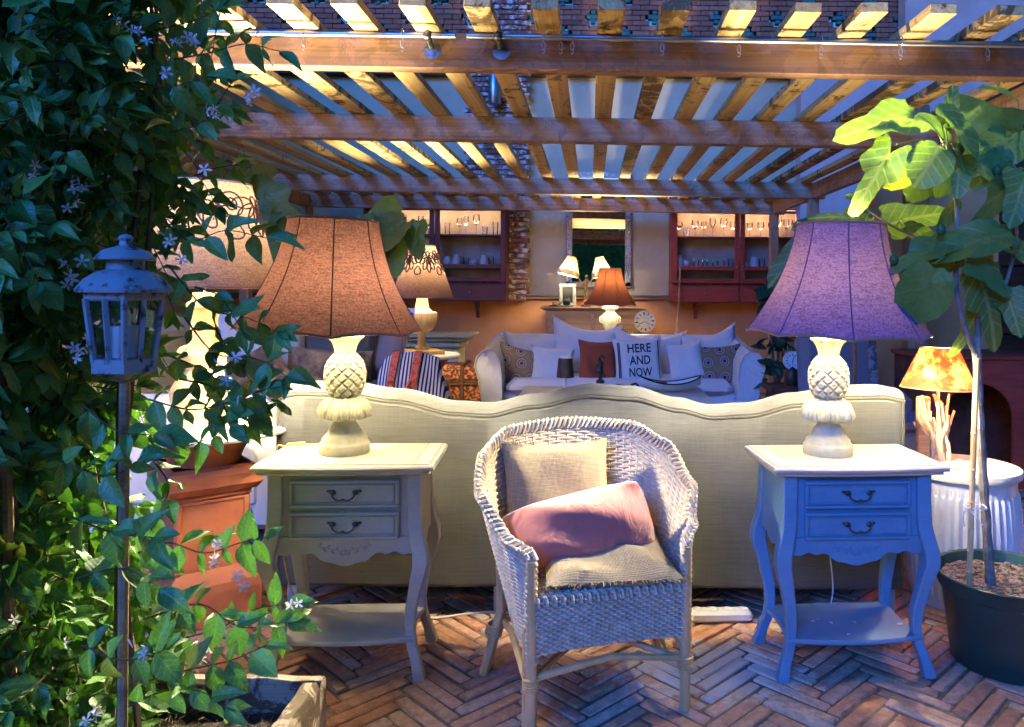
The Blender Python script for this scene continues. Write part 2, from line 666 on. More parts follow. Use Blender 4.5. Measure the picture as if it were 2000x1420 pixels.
M['wicker'] = m_noisy('whitewashed wicker', (.33, .265, .185), (.58, .50, .39), 55, .6, .3, 160, lo=.3, hi=.7)
M['rattan'] = m_noisy('rattan cane', (.46, .27, .11), (.64, .42, .2), 16, .45, .2, 60, (1, 1, .3))
M['carved'] = m_noisy('carved cream lamp paint', (.33, .315, .22), (.45, .435, .33), 25, .55, .2, 90)
def m_bulb():
    t = NT('glowing bulb glass')
    e = t.n('ShaderNodeEmission')
    e.inputs[0].default_value = (1.0, .78, .45, 1)
    e.inputs[1].default_value = 8.0
    tr = t.n('ShaderNodeBsdfTransparent')
    mx = t.n('ShaderNodeMixShader')
    mx.inputs[0].default_value = .12
    t.l(tr.outputs[0], mx.inputs[1])
    t.l(e.outputs[0], mx.inputs[2])
    return t.done(mx.outputs[0])


M['bulb'] = m_bulb()


# ================================================================ SETTING
# ---------------------------------------------------------------- ground with herringbone bricks
g = MB()
g.add([(-120, -120, -.009), (120, -120, -.009), (120, 120, -.009), (-120, 120, -.009)], [(0, 1, 2, 3)])
ground = tag(g.build('ground', m_noisy('bedding sand', (.09, .065, .045), (.17, .13, .095), 30, .95, .6, 200, rand=0), smooth=False), kind='structure')
BW, BN = .053, 5
BRICKCOL = [(.44, .20, .115), (.57, .29, .17), (.50, .27, .185), (.62, .37, .245), (.40, .22, .16), (.59, .43, .33), (.53, .245, .14), (.47, .30, .235)]


def m_paver(name, per_island):
    t = NT(name)
    geo = t.n('ShaderNodeNewGeometry')
    r_ = geo.outputs['Random Per Island'] if per_island else t.rand()
    n = len(BRICKCOL)
    col = t.ramp(r_, [(i / (n - 1), c) for i, c in enumerate(BRICKCOL)])
    mp = t.n('ShaderNodeMapping')
    t.l(geo.outputs['Position'], mp.inputs['Vector'])
    pos = mp.outputs[0]
    nz = t.noise(pos, 28, 6, .7)
    col = t.mix(.7, col, t.ramp(nz, [(.3, .4), (.7, 1.3)]), 'MULTIPLY')
    sp_ = t.noise(pos, 140, 4, .8)
    col = t.mix(t.math('MULTIPLY', t.ramp(sp_, [(.60, 0.0), (.66, 1.0)]), .6), col, (.06, .04, .03))
    # pool of lamp light painted pale onto the bricks beside the chair
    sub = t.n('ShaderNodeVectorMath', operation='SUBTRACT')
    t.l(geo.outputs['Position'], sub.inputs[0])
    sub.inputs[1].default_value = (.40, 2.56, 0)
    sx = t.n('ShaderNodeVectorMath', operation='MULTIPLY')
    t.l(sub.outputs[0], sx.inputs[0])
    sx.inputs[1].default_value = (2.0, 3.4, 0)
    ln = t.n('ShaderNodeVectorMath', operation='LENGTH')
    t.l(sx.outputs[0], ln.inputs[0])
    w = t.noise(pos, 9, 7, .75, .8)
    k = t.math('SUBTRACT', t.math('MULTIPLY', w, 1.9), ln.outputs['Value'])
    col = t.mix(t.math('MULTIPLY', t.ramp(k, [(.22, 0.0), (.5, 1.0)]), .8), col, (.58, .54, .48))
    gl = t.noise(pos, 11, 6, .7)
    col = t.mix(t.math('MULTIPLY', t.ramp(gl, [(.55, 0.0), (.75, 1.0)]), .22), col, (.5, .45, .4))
    nb = t.noise(pos, 70, 5, .7)
    nb2 = t.noise(pos, 14, 3, .6)
    return t.done(t.bsdf(col, t.ramp(nz, [(.3, .78), (.7, .95)]), 0, t.bump(t.math('ADD', nb, nb2), .9, .005), .18))


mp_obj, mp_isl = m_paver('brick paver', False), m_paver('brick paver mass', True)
L_ = BW * BN
b1 = MB()
b1.box((0, 0, -.02), (L_ - .007, BW - .007, .04), ch=.0045)
brick_var = []
for q in range(5):
    rb = random.Random(q)
    bv = MB(); bv.box((0, 0, -.02), (L_ - .008 - rb.uniform(0, .004), BW - .0085, .04), ch=.005)
    bv.v = [(x + rb.uniform(-.0022, .0022), y + rb.uniform(-.0022, .0022), z_ + rb.uniform(-.0012, .0008)) for x, y, z_ in bv.v]
    if q % 2:
        bv.v = [(x * (.985 if (x > 0 and y > 0) else 1), y * (.93 if (x > 0 and y > 0) else 1), z_) for x, y, z_ in bv.v]
    brick_var.append((bv, bv.mesh('brick', mp_obj, True)))
hb = []
c45 = math.cos(R(45))
NR = 110
for y in range(-NR, NR):
    for x in range(-NR, NR):
        k = (x - y) % (2 * BN)
        if k == 0:
            cx_, cy_, rz = (x + BN / 2) * BW, (y + .5) * BW, 0.0
        elif (x - y) % (2 * BN) == 2 * BN - 1:
            cx_, cy_, rz = (x + .5) * BW, (y + BN / 2) * BW, PI / 2
        else:
            continue
        wx, wy = c45 * (cx_ - cy_), c45 * (cx_ + cy_) + 4.6
        if -3.3 < wx < 4.2 and 1.7 < wy < 9.0:
            hb.append((wx, wy, rz + PI / 4))
def seen_floor(wx, wy):
    px, py = VX + wx * FPX / wy, VY + CZ * FPX / wy
    if not (560 < px < 2040 and py < 1440): return 9e9
    if wy > 3.05 and px < 1880: return 9e8 + wy
    return wy
hb.sort(key=lambda b: seen_floor(b[0], b[1]))
mass = MB()
for i, (wx, wy, rz) in enumerate(hb):
    jit = (rnd.uniform(-.003, .003), rnd.uniform(-.003, .003), rnd.uniform(-.006, .002))
    rot = Euler((rnd.uniform(-.03, .03), rnd.uniform(-.018, .018), rz + rnd.uniform(-.022, .022)))
    if i < 300:
        place('brick', brick_var[i % 5][1], ground, loc=(wx + jit[0], wy + jit[1], jit[2]), rot=rot)
    else:
        mass.add(brick_var[i % 5][0].v, brick_var[i % 5][0].f, Matrix.Translation((wx + jit[0], wy + jit[1], jit[2])) @ rot.to_matrix().to_4x4())
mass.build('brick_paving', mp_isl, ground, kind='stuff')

# ---------------------------------------------------------------- house: back wall
WY = 9.3
m_white = m_noisy('white wall plaster', (.40, .325, .19), (.48, .395, .245), 2.5, .85, .25, 18, bdist=.006, rand=0)
m_orange = m_noisy('terracotta plaster', (.44, .17, .05), (.58, .25, .085), 2.2, .8, .3, 14, bdist=.008, rand=0)
house = thing('house', 'back house wall with white upper plaster, orange lower plaster and brick parapet', 'house', (0, WY, 0))
w = MB(); w.box((0, .15, .56), (11, .3, 1.12)); w.build('lower_wall', m_orange, house)
w = MB(); w.box((0, .17, 2.5), (11, .3, 2.76)); w.build('upper_wall', m_white, house)
w = MB(); w.box((-.2, -.012, 1.135), (9.5, .05, .05), ch=.012); w.box((-.2, -.02, 1.162), (9.5, .07, .02), ch=.006)
w.build('dado_rail', M['oldwood'], house)
w = MB(); w.box((0, .12, 3.86), (11, .42, .12), ch=.01); w.build('eaves_band', M['darkwood'], house)
# brick pier
m_pb = m_brick('old pier brick', False, [(.16, .05, .03), (.26, .085, .05), (.2, .09, .06), (.31, .14, .085)], dirt=.5, white=.75)
m_pbi = m_brick('old parapet brick', True, [(.22, .075, .04), (.33, .12, .065), (.26, .11, .07), (.38, .17, .095)], dirt=.5)
pier = MB(); pier.box((-1.14, -.03, 3.23), (.70, .1, 4.26)); 
pier_o = pier.build('brick_pier', m_noisy('lime mortar', (.4, .34, .29), (.6, .54, .48), 20, .9, .4, 60, rand=0), house)
pbm = MB(); pbm.box((0, 0, 0), (.205, .06, .052), ch=.006)
pb_me = pbm.mesh('brick', m_pb)
half = MB(); half.box((0, 0, 0), (.1, .06, .052), ch=.006)
half_me = half.mesh('brick', m_pb)
z = 1.14
row = 0
while z < 5.1:
    off = 0 if row % 2 else .1075
    xs = [(-1.14 + (k - 1) * .215 + (0 if row % 2 == 0 else 0.0), pb_me) for k in range(3)]
    if row % 2 == 0:
        xs = [(-1.14 - .2675 + k * .215 - .0, pb_me) for k in range(3)] + [(-1.14 + .2675 + .107 - .06, half_me)]
        xs = [(-1.435 + k * .215, pb_me) for k in range(3)] + [(-.842, half_me)]
    else:
        xs = [(-1.437, half_me)] + [(-1.277 + k * .215, pb_me) for k in range(3)]
    for x_, me_ in xs:
        place('brick', me_, pier_o, loc=(x_ + .0, -.085 + rnd.uniform(-.008, .006), z), rot=(0, rnd.uniform(-.02, .02), rnd.uniform(-.02, .02)))
    z += .062
    row += 1
# parapet of bricks with cross-shaped openings
par = MB()
cross = []
for r_i, zc in enumerate((4.12, 4.32, 4.52, 4.72, 4.92)):
    for k in range(-8, 7):
        cross.append((k * .74 + (.37 if r_i % 2 else 0), zc))
def in_cross(x, z):
    for cx_, cz_ in cross:
        ax, az = abs(x - cx_), abs(z - cz_)
        if (ax < .082 and az < .03) or (ax < .03 and az < .082): return True
    return False
z, row = 3.95, 0
while z < 5.3:
    x = -5.4 + (.1 if row % 2 else 0)
    while x < 4.0:
        hit = [in_cross(x + q * .0343, z) for q in range(-3, 4)]
        if not any(hit):
            par.box((x, rnd.uniform(-.004, .003), z), (.2, .16, .056), ch=.004)
        else:
            for dx in (-.075, -.025, .025, .075):
                if not in_cross(x + dx, z) and not in_cross(x + dx + .02, z) and not in_cross(x + dx - .02, z):
                    par.box((x + dx, .0, z), (.05, .16, .056), ch=.003)
        x += .206
    z += .062
    row += 1
par.build('brick_parapet', m_pbi, house, kind='stuff', loc=(0, .02, 0))
m_infill = m_noisy('green foliage infill', (.012, .07, .055), (.035, .15, .11), 22, .45, .9, 40, spec=.6, bdist=.02)  # solid green crosses standing in for foliage seen through the openings
cm = MB()
cm.box((0, 0, 0), (.16, .08, .056), ch=.008); cm.box((0, -.002, .053), (.056, .08, .05), ch=.008); cm.box((0, -.002, -.053), (.056, .08, .05), ch=.008)
cme = cm.mesh('cross_infill', m_infill)
for cx_, cz_ in cross:
    if abs(cx_) < 4.2 and cz_ < 4.9:
        place('cross_infill', cme, house, loc=(cx_, -.03, cz_))
# side walls closing the courtyard
w = MB(); w.box((-4.6, 6.3, 2.2), (.25, 6.0, 4.4)); tag(w.build('wall_left', m_white), kind='structure')
side = tag(bpy.data.objects.new('wall_right', None), kind='structure'); COL.objects.link(side)
sw = MB(); sw.box((3.42, 6.6, 1.5), (.1, 5.4, 3.0)); sw.build('backing', M['darkwood'], side)
pl = MB(); pl.box((0, 0, 0), (5.4, .03, .172), ch=.006)
plm = pl.mesh('plank', M['darkwood'])
for k in range(16):
    place('plank', plm, side, loc=(3.35 + rnd.uniform(-.004, .004), 6.6, .09 + k * .182), rot=(0, 0, PI / 2))

# ---------------------------------------------------------------- pergola
TILT = .009
pg = thing('pergola', 'open timber pergola of heavy beams and close-set rafters over the seating area', 'pergola')
pg.rotation_euler = (0, TILT, 0)
BZ = 2.13
XL, XR = -3.3, 2.1
def wbar(name, length, d1, d2, mat, parent, loc, rot=(0, 0, 0), ch=.004):
    m = MB(); m.box((0, 0, 0), (length, d1, d2), ch=ch)
    return m.build(name, mat, parent, loc=loc, rot=rot)
for k, (yb, h) in enumerate(((3.095, .145), (4.615, .147), (7.235, .15), (8.785, .15))):
    wbar('beam', XR - XL + .1, .07, h, M['beam_front'] if k == 0 else M['beam'], pg, ((XL + XR) / 2 + .01 * k, yb, BZ + .145 / 2 + (h - .145) / 2))
for xx in (XL + .03, XR - .03):
    for y0, y1 in ((3.13, 4.58), (4.65, 7.2), (7.27, 8.75)):
        wbar('side_beam', y1 - y0 - .004, .06, .14, M['beam'], pg, (xx, (y0 + y1) / 2, BZ + .07), (0, 0, PI / 2))
for xx in (XL + .035, XR - .035):
    for yy in (7.235, 8.785, 3.095):
        if xx > 0 or yy > 5:
            wbar('post', BZ - .002, .09, .09, M['beam'], pg, (xx, yy + .001, BZ / 2 - .005), (0, PI / 2, 0))
raft = MB(); raft.box((0, 0, 0), (6.15, .098, .04), ch=.003)
raft_me = raft.mesh('rafter', M['rafter'])
for k in range(-10, 12):
    place('rafter', raft_me, pg, loc=(-.685 + .242 * k + rnd.uniform(-.008, .008), 2.79 + 3.075 + rnd.uniform(-.012, .012), BZ + .1475 + .0205), rot=(rnd.uniform(-.03, .03), rnd.uniform(-.001, .001), PI / 2 + rnd.uniform(-.003, .003)))

# curtain rods on the front beam
def rod(name, label, x0, x1, brackets, rings):
    t = thing(name, label, 'curtain rod')
    t.rotation_euler = (0, TILT, 0)
    yr, zr = 2.965, BZ + .1
    m = MB(); m.tube([(x0, yr, zr), (x1, yr, zr)], .0125, 10); m.build('rail', M['steel'], t)
    for bx in brackets:
        m = MB()
        m.tube([(bx, yr, zr), (bx, 3.045, zr - .03)], .011, 8)
        m.ball((bx, yr, zr), .021, 12)
        m.lathe([(.012, 0), (.03, .004), (.036, .012), (.036, .016)], 20, Matrix.Translation((bx + .005, 3.043, zr - .035)) @ Matrix.Rotation(PI / 2, 4, 'X') @ Matrix.Translation((0, 0, -.002)))
        m.build('bracket', M['metal_dark'], t)
    for rx in rings:
        m = MB()
        ring = [(rx, yr + .02 * math.cos(a), zr + .004 + .02 * math.sin(a)) for a in np.linspace(0, 2 * PI, 14, endpoint=False)]
        m.tube(ring, .0016, 5, closed=True)
        o = m.build('ring', M['steel'], t)
        m = MB()
        m.tube([(rx + .007 * math.cos(a), yr, zr - .034 + .016 * math.sin(a)) for a in np.linspace(0, 2 * PI, 14, endpoint=False)], .0018, 5, closed=True)
        m.tube([(rx + .0055 * math.cos(a), yr - .003, zr - .055 + .009 * math.sin(a)) for a in np.linspace(-2.6, 2.0, 10)], .0018, 5)
        m.build('clip', M['plastic'], o)
    return t
X3 = lambda px: (px - VX) * 2.965 / FPX
rod('curtain_rod', 'short steel curtain rod at the vine end of the front pergola beam', -2.4, X3(876), [X3(822)], [X3(580), X3(773)])
rod('curtain_rod', 'long steel curtain rod with eight clips along the front pergola beam', X3(898), 2.2, [X3(960)], [X3(q) for q in (1048, 1082, 1104, 1280, 1430, 1590, 1746, 1916)])


# ================================================================ FRONT FURNITURE
# ---------------------------------------------------------------- sofa seen from behind
def sofa_top(x):
    """camel-back height along the sofa"""
    tab = [(-1.21, .868), (-1.12, .882), (-.95, .880), (-.75, .855), (-.52, .808), (-.40, .802), (-.22, .838), (0.0, .880), (.16, .872), (.34, .828), (.47, .800), (.60, .808), (.80, .850), (.98, .880), (1.12, .884), (1.21, .870)]
    return interp(tab, x)


sofa = thing('sofa', 'oatmeal linen camel-back sofa seen from behind between the two painted nightstands', 'sofa', (0, 2.95, 0))
N = 96
HW = 1.205
sec = []
for i in range(N + 1):
    x = -HW + 2 * HW * i / N
    zt = sofa_top(x)
    e = max(0.0, (abs(x) - (HW - .035)) / .035)
    ins = .02 * (1 - math.sqrt(max(0, 1 - e * e))) + .004 * math.sin(4.1 * x + 1) + .002 * math.sin(13 * x)
    ring = [(x, .002 + ins, .115), (x, -.012 + ins, .13), (x, -.018 + ins, .30), (x, -.020 + ins, .55), (x, -.014 + ins, zt - .045), (x, -.002, zt - .03),
            (x, -.004, zt - .022), (x, .012, zt - .004), (x, .045, zt + .006), (x, .09, zt + .008), (x, .135, zt - .006), (x, .155, zt - .04), (x, .175, .5), (x, .18, .115)]
    sec.append([Vector(p) for p in ring])
s = MB(); s.grid(sec)
n0 = len(sec[0])
s.f.append(tuple(reversed(range(n0))))
s.f.append(tuple(range(N * n0, N * n0 + n0)))
s.build('backrest', M['linen'], sofa)
s = MB()
s.tube([(-HW + 2 * HW * i / N, -.007, sofa_top(-HW + 2 * HW * i / N) - .033) for i in range(N + 1)], .0055, 6)
for sx in (-1, 1):
    s.tube([(sx * (HW - .008), -.012, z_) for z_ in np.linspace(.12, sofa_top(HW) - .035, 20)], .005, 6)
s.build('piping', M['piping'], sofa)
s = MB(); s.box((0, .56, .27), (2.2, .72, .26), ch=.03); s.build('seat', M['linen'], sofa)
for sx in (-1, 1):
    s = MB(); s.box((0, 0, 0), (.16, .78, .5), ch=.05); s.build('arm', M['linen'], sofa, loc=(sx * 1.12, .575, .37))
s = MB(); s.box((0, .58, .45), (1.9, .66, .12), ch=.05); s.build('seat_cushion', M['linen'], sofa)
for lx, ly in ((-1.15, .05), (1.165, .05), (-.35, .06), (-1.12, .85), (1.12, .85)):
    s = MB(); s.box((lx, ly, .058), (.045, .045, .116), ch=.005); s.build('leg', M['paint'], sofa)


# ---------------------------------------------------------------- painted nightstands
def make_nightstand(label):
    t = thing('nightstand', label, 'nightstand', group='painted nightstands behind the sofa')
    W, D, H = .485, .29, .70
    def outline(w_, d_, bow):
        o = []
        for k in range(13):
            x = -w_ / 2 + w_ * k / 12
            u = abs(2 * x / w_)
            o.append((x, -d_ / 2 - bow * (1 - u ** 2.2)))
        for k in range(7):
            o.append((w_ / 2 + .006 * math.sin(PI * k / 6), -d_ / 2 + d_ * k / 6) if 0 < k < 6 else (w_ / 2, -d_ / 2 + d_ * k / 6 - (1e-4 if k == 0 else 0)))
        o.append((-w_ / 2, d_ / 2))
        return o
    m = MB(); m.prism(outline(.572, .352, .018), H - .022, H - .004, .006); m.prism(outline(.545, .325, .016), H - .034, H - .0215, .003)
    m.build('top', M['paint_top'], t)
    # three boards of the top with fine grooves between them
    for x0, x1 in ((-.272, -.222), (-.2195, .2195), (.222, .272)):
        m = MB(); m.box(((x0 + x1) / 2, .002, H - .003), (x1 - x0, .325, .005), ch=.001); m.build('board', M['paint_top'], t)
    zb = .455
    m = MB()
    m.box((0, D / 2 - .01, (zb + H - .034) / 2), (W - .05, .014, H - .034 - zb - .004))
    m.box((0, -D / 2 + .022, (zb + H - .034) / 2), (W - .04, .016, H - .034 - zb - .002))
    for sx in (-1, 1):
        m.box((sx * (W / 2 - .012), 0, (zb + H - .034) / 2), (.014, D - .03, H - .034 - zb - .003))
    m.box((0, 0, zb + .008), (W - .05, D - .05, .012))
    m.build('carcass', M['paint'], t)
    for zc in (.600, .498):
        m = MB()
        m.box((0, 0, 0), (.345, .012, .090), ch=.002)
        fr = .011
        m.box((0, -.009, .039), (.345, .010, fr), ch=.003); m.box((0, -.009, -.039), (.345, .010, fr), ch=.003)
        m.box((-.167, -.0088, 0), (fr, .010, .066), ch=.003); m.box((.167, -.0088, 0), (fr, .010, .066), ch=.003)
        m.box((0, -.0075, .0285), (.318, .006, .005), ch=.002); m.box((0, -.0075, -.0285), (.318, .006, .005), ch=.002)
        m.box((-.157, -.0073, 0), (.005, .006, .05), ch=.002); m.box((.157, -.0073, 0), (.005, .006, .05), ch=.002)
        dr = m.build('drawer', M['paint'], t, loc=(0, -D / 2 + .009, zc))
        m = MB(); m.box((0, .0062, 0), (.351, .002, .096)); m.build('gap_shade', M['metal_dark'], dr)  # dark sheet standing in for the shade in the drawer gap
        h = MB()
        for sx in (-1, 1):
            h.ball((sx * .036, -.012, .006), .0085, 10, sq=(1.25, .7, 1.0))
            h.ball((sx * .049, -.010, .010), .0055, 8, sq=(1.3, .6, .8))
            h.tube([(sx * .036, -.006, .006), (sx * .036, -.024, .004)], .004, 6)
        h.tube(bez([(-.036, -.022, .004), (-.03, -.026, -.008), (-.014, -.027, -.016), (0, -.027, -.013), (.014, -.027, -.016), (.03, -.026, -.008), (.036, -.022, .004)], 5), .0028, 6)
        h.ball((0, -.027, -.014), .005, 8)
        h.build('handle', M['metal_dark'], dr)
    # scalloped apron with a carved spray
    def apron(w_, deep):
        top = [(w_ / 2, 0), (-w_ / 2, 0)]
        bot = []
        for k in range(41):
            x = -w_ / 2 + w_ * k / 40
            u = abs(2 * x / w_)
            z_ = interp([(0, -deep), (.28, -deep * .86), (.50, -deep * .56), (.62, -deep * .62), (.74, -deep * .52), (.86, -deep * .64), (1.0, -deep * .60)], u)
            bot.append((x, z_))
        return bot + top
    m = MB(); m.prism(apron(W - .055, .095), -.008, .008, .002)
    m.v = [(x, -zz, y) for x, y, zz in m.v]
    ap = m.build('apron', M['paint'], t, loc=(0, -D / 2 + .016, zb + .006))
    c = MB()
    for sx in (-1, 1):
        c.tube(bez([(sx * .002, -.0095, -.05), (sx * .03, -.0095, -.042), (sx * .06, -.0095, -.036), (sx * .085, -.0095, -.03)], 5), .0017, 5)
        for k in range(6):
            xx, zz = sx * (.012 + .013 * k), -.05 + .0036 * k
            a = (.9 if k % 2 else -.7) * sx
            c.ball((0, 0, 0), .0075, 8, Matrix.Translation((xx, -.009, zz + (.007 if k % 2 else -.007))) @ Matrix.Rotation(a, 4, 'Y'), sq=(1.2, .35, .5))
    c.ball((0, -.009, -.05), .009, 8, sq=(1, .4, 1))
    c.build('carving', M['paint'], ap)
    for sx in (-1, 1):
        m = MB(); m.prism(apron(D - .06, .06), -.007, .007, .002)
        m.v = [(-zz, x, y) for x, y, zz in m.v]
        m.build('side_apron', M['paint'], t, loc=(sx * (W / 2 - .012), 0, zb + .004))
    for sx in (-1, 1):
        for sy in (-1, 1):
            zs = [0, .012, .05, .10, .16, .22, .28, .33, .37, .41, .45, .50, .58, .664]
            off = [(0, .020), (.04, .012), (.10, -.006), (.17, -.014), (.24, -.008), (.31, .010), (.37, .024), (.42, .022), (.47, .006), (.52, 0), (.7, 0)]
            hw = [(0, .019), (.05, .0165), (.14, .0155), (.26, .019), (.37, .024), (.45, .024), (.52, .023), (.7, .023)]
            ring = []
            for z_ in zs:
                o_, h_ = interp(off, z_), interp(hw, z_)
                cx_, cy_ = sx * (W / 2 - .023 + o_), sy * (D / 2 - .023 + o_ * .7)
                ch_ = .004
                ring.append([Vector((cx_ + a * (h_ - ch_ * (1 if q else 0)), cy_ + b * (h_ - ch_ * (0 if q else 1)), z_)) for a, b, q in ((-1, -1, 1), (1, -1, 1), (1, -1, 0), (1, 1, 0), (1, 1, 1), (-1, 1, 1), (-1, 1, 0), (-1, -1, 0))])
            m = MB()
            m.grid([list(r) + [r[0]] for r in ring])
            k9 = 9
            m.f.append(tuple(reversed(range(8)))); m.f.append(tuple(range((len(zs) - 1) * k9, (len(zs) - 1) * k9 + 8)))
            m.f = [tuple(reversed(f)) for f in m.f]
            m.build('leg', M['paint'], t)
    sh = [(x, y) for x, y in [(-.225 + .45 * k / 12, -.135 - .03 * (1 - abs(-1 + k / 6) ** 2)) for k in range(13)]] + [(.215, -.06), (.21, 0), (.215, .06), (.225, .13)] + [(.225 - .45 * k / 8, .13 + .008 * math.sin(PI * k / 8)) for k in range(1, 9)] + [(-.215, .06), (-.21, 0), (-.215, -.06)]
    m = MB(); m.prism(sh, .118, .134, .004); m.build('shelf', M['paint'], t)
    return t


ns1 = make_nightstand('greige painted nightstand beside the vine, in front of the terracotta chimney pot')
ns1.location = (-.795, 2.605, 0); ns1.rotation_euler = (0, 0, R(3.2))
ns2 = copy_tree(ns1)
tag(ns2, 'chalk painted nightstand coloured by blue dusk light beside the potted fig tree')
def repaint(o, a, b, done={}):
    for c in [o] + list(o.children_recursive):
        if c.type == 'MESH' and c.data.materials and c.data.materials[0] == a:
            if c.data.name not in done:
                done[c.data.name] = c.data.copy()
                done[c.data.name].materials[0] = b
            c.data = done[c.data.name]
repaint(ns2, M['paint'], M['paint_dusk_tint'])
ns2.location = (.862, 2.64, 0); ns2.rotation_euler = (0, 0, R(4.2))
ns2.scale = (1.02, 1, 1)


# ---------------------------------------------------------------- pineapple lamps
def bell_shade(rb, rt, h, npan=8, thick=.0015, steps=14, flare=2.1, scal=.05):
    """concave panelled bell shade, returns (panels, seams, rims)"""
    def rad(u):
        return rt + (rb - rt) * (.30 * (1 - u) + .70 * (1 - u) ** flare)
    def pt(a, u):
        k = (a / (2 * PI) * npan) % 1.0
        c = abs(k - .5) * 2
        r = rad(u) * (1 - scal * (1 - c * c) * .8)
        dz = -.010 * (c ** 2) * (1 - u) ** 2
        return Vector((r * math.cos(a), r * math.sin(a), h * u + dz))
    P = [[pt(2 * PI * i / (npan * 6), u / steps) for u in range(steps + 1)] for i in range(npan * 6)]
    m = MB(); m.grid(P, True)
    sm = MB()
    for k in range(npan):
        a = 2 * PI * k / npan
        sm.tube([pt(a + 1e-4, u / steps) * 1.0 for u in range(steps + 1)], .0022, 5)
    rm, r2 = MB(), MB()
    rm.tube([pt(2 * PI * i / (npan * 6), 0) for i in range(npan * 6)], .0042, 6, closed=True)
    r2.tube([pt(2 * PI * i / (npan * 6), 1) for i in range(npan * 6)], .0042, 6, closed=True)
    # loose threads
    for k in range(90):
        a = rnd.uniform(0, 2 * PI)
        u = rnd.choice((0, 0, 1))
        p = pt(a, u)
        d = Vector((rnd.uniform(-1, 1), rnd.uniform(-1, 1), rnd.uniform(-1, .3) if u == 0 else rnd.uniform(-.2, 1))) * .009
        (rm if u == 0 else r2).tube([p, p + d * .5 + Vector((0, 0, .001)), p + d], .0006, 3, cap=False)
    return m, sm, rm, r2


M['shade1'] = m_shade('brown burlap shade', (.20, .075, .058), (.70, .29, .21), .0066, contrast=.62)
M['shade2'] = m_shade('burlap shade tinted by dusk light', (.13, .09, .26), (.60, .30, .26), .0042, contrast=.6)  # shade colour carries the blue dusk light that falls on it
M['seam'] = m_fabric('dark seam braid', (.07, .03, .025), (.12, .05, .04), 900, .2)
M['seam2'] = m_fabric('violet seam braid', (.07, .04, .09), (.12, .07, .13), 900, .2)
M['rim'] = m_fabric('frayed shade rim', (.22, .11, .07), (.36, .2, .13), 700, .3)


def pineapple_lamp(label, loc, shade_m, seam_m, sh_off, sh_rot, watts, rotz):
    t = thing('table_lamp', label, 'table lamp', loc, rotz)
    m = MB(); m.lathe([(.082, 0), (.084, .004), (.084, .030), (.080, .036), (.076, .04), (.074, .05), (.060, .066), (.056, .070), (.054, .078), (.046, .092), (.036, .104), (.034, .118)], 40)
    m.build('base', M['carved'], t)
    # leafy collar
    def collar(a, r, z_):
        return r * (1 + .07 * abs(math.cos(a * 7)) ** .6 + .035 * math.cos(a * 42))
    m = MB(); m.lathe([(.030, .115), (.062, .116), (.079, .122), (.082, .132), (.078, .150), (.066, .170), (.050, .184), (.040, .190)], 126, fn=collar)
    for k in range(7):
        a = 2 * PI * (k + .5) / 7
        q = Matrix.Rotation(a, 4, 'Z')
        m.tube([q @ Vector(p) for p in ((.05, 0, .188), (.074, 0, .166), (.086, 0, .140), (.087, 0, .124))], [.004, .008, .009, .004], 7)
    m.build('collar', M['carved'], t)
    # scaled pineapple body
    body = [(.036, .186), (.044, .192), (.054, .205), (.061, .225), (.065, .25), (.0655, .27), (.063, .29), (.057, .308), (.048, .322), (.040, .332), (.034, .338)]
    prof = [(interp([(z_, r) for r, z_ in body], z_), z_) for z_ in np.linspace(.186, .338, 64)]
    def scales(a, r, z_):
        v = (z_ - .186) / .152
        p, q = 5 * a + v * PI * 4.2, 5 * a - v * PI * 4.2
        h = min(abs(math.sin(p)), abs(math.sin(q)))
        return r * (.90 + .17 * min(1, h * 1.7) - .04 * max(0, h - .6))
    m = MB(); m.lathe(prof, 150, fn=scales)
    m.build('pineapple', M['carved'], t)
    def flute(a, r, z_):
        k = max(0, (z_ - .335) / .06)
        return r * (1 + .07 * k * math.cos(a * 10) + .02 * math.cos(a * 20))
    m = MB(); m.lathe([(.032, .334), (.034, .342), (.036, .355), (.040, .37), (.047, .382), (.056, .391), (.058, .394), (.056, .397), (.046, .394), (.036, .39), (.026, .392), (.025, .42), (.022, .43)], 80, fn=flute)
    m.build('leaf_crown', M['carved'], t)
    m = MB(); m.lathe([(.006, .43), (.006, .47)], 10); m.lathe([(.019, .455), (.019, .505), (.014, .512)], 14)
    m.build('socket', M['metal_dark'], t)
    m = MB(); m.ball((0, 0, 0), .032, 14, sq=(1, 1, 1.15)); m.build('bulb', M['bulb'], t, loc=(sh_off * .3, 0, .55))
    p, s_, r_, r2 = bell_shade(.308, .148, .365)
    so = p.build('shade', shade_m, t, loc=(sh_off, 0, .425), rot=(R(1.0), R(sh_rot), R(11)))
    s_.build('seam', seam_m, so)
    r_.build('lower_rim', M['rim'], so, kind='stuff')
    r2.build('upper_rim', M['rim'], so, kind='stuff')
    m = MB()
    for k in range(3):
        a = 2 * PI * k / 3
        m.tube([(-sh_off * .5, 0, .33), (.148 * math.cos(a), .148 * math.sin(a), .363)], .0018, 4)
    m.build('spider', M['metal_dark'], so)
    lamp_light('bulb_light', t, (sh_off * .3, 0, .55), watts, rad=.034)
    return t


pineapple_lamp('carved pineapple table lamp with brown burlap shade on the nightstand beside the vine', (-.838, 2.62, .7), M['shade1'], M['seam'], -.050, 1.6, 112, R(8))
pineapple_lamp('carved pineapple table lamp with burlap shade coloured by dusk light on the blue-lit nightstand by the fig tree', (.822, 2.655, .7), M['shade2'], M['seam2'], .030, 1.2, 118, R(-20))

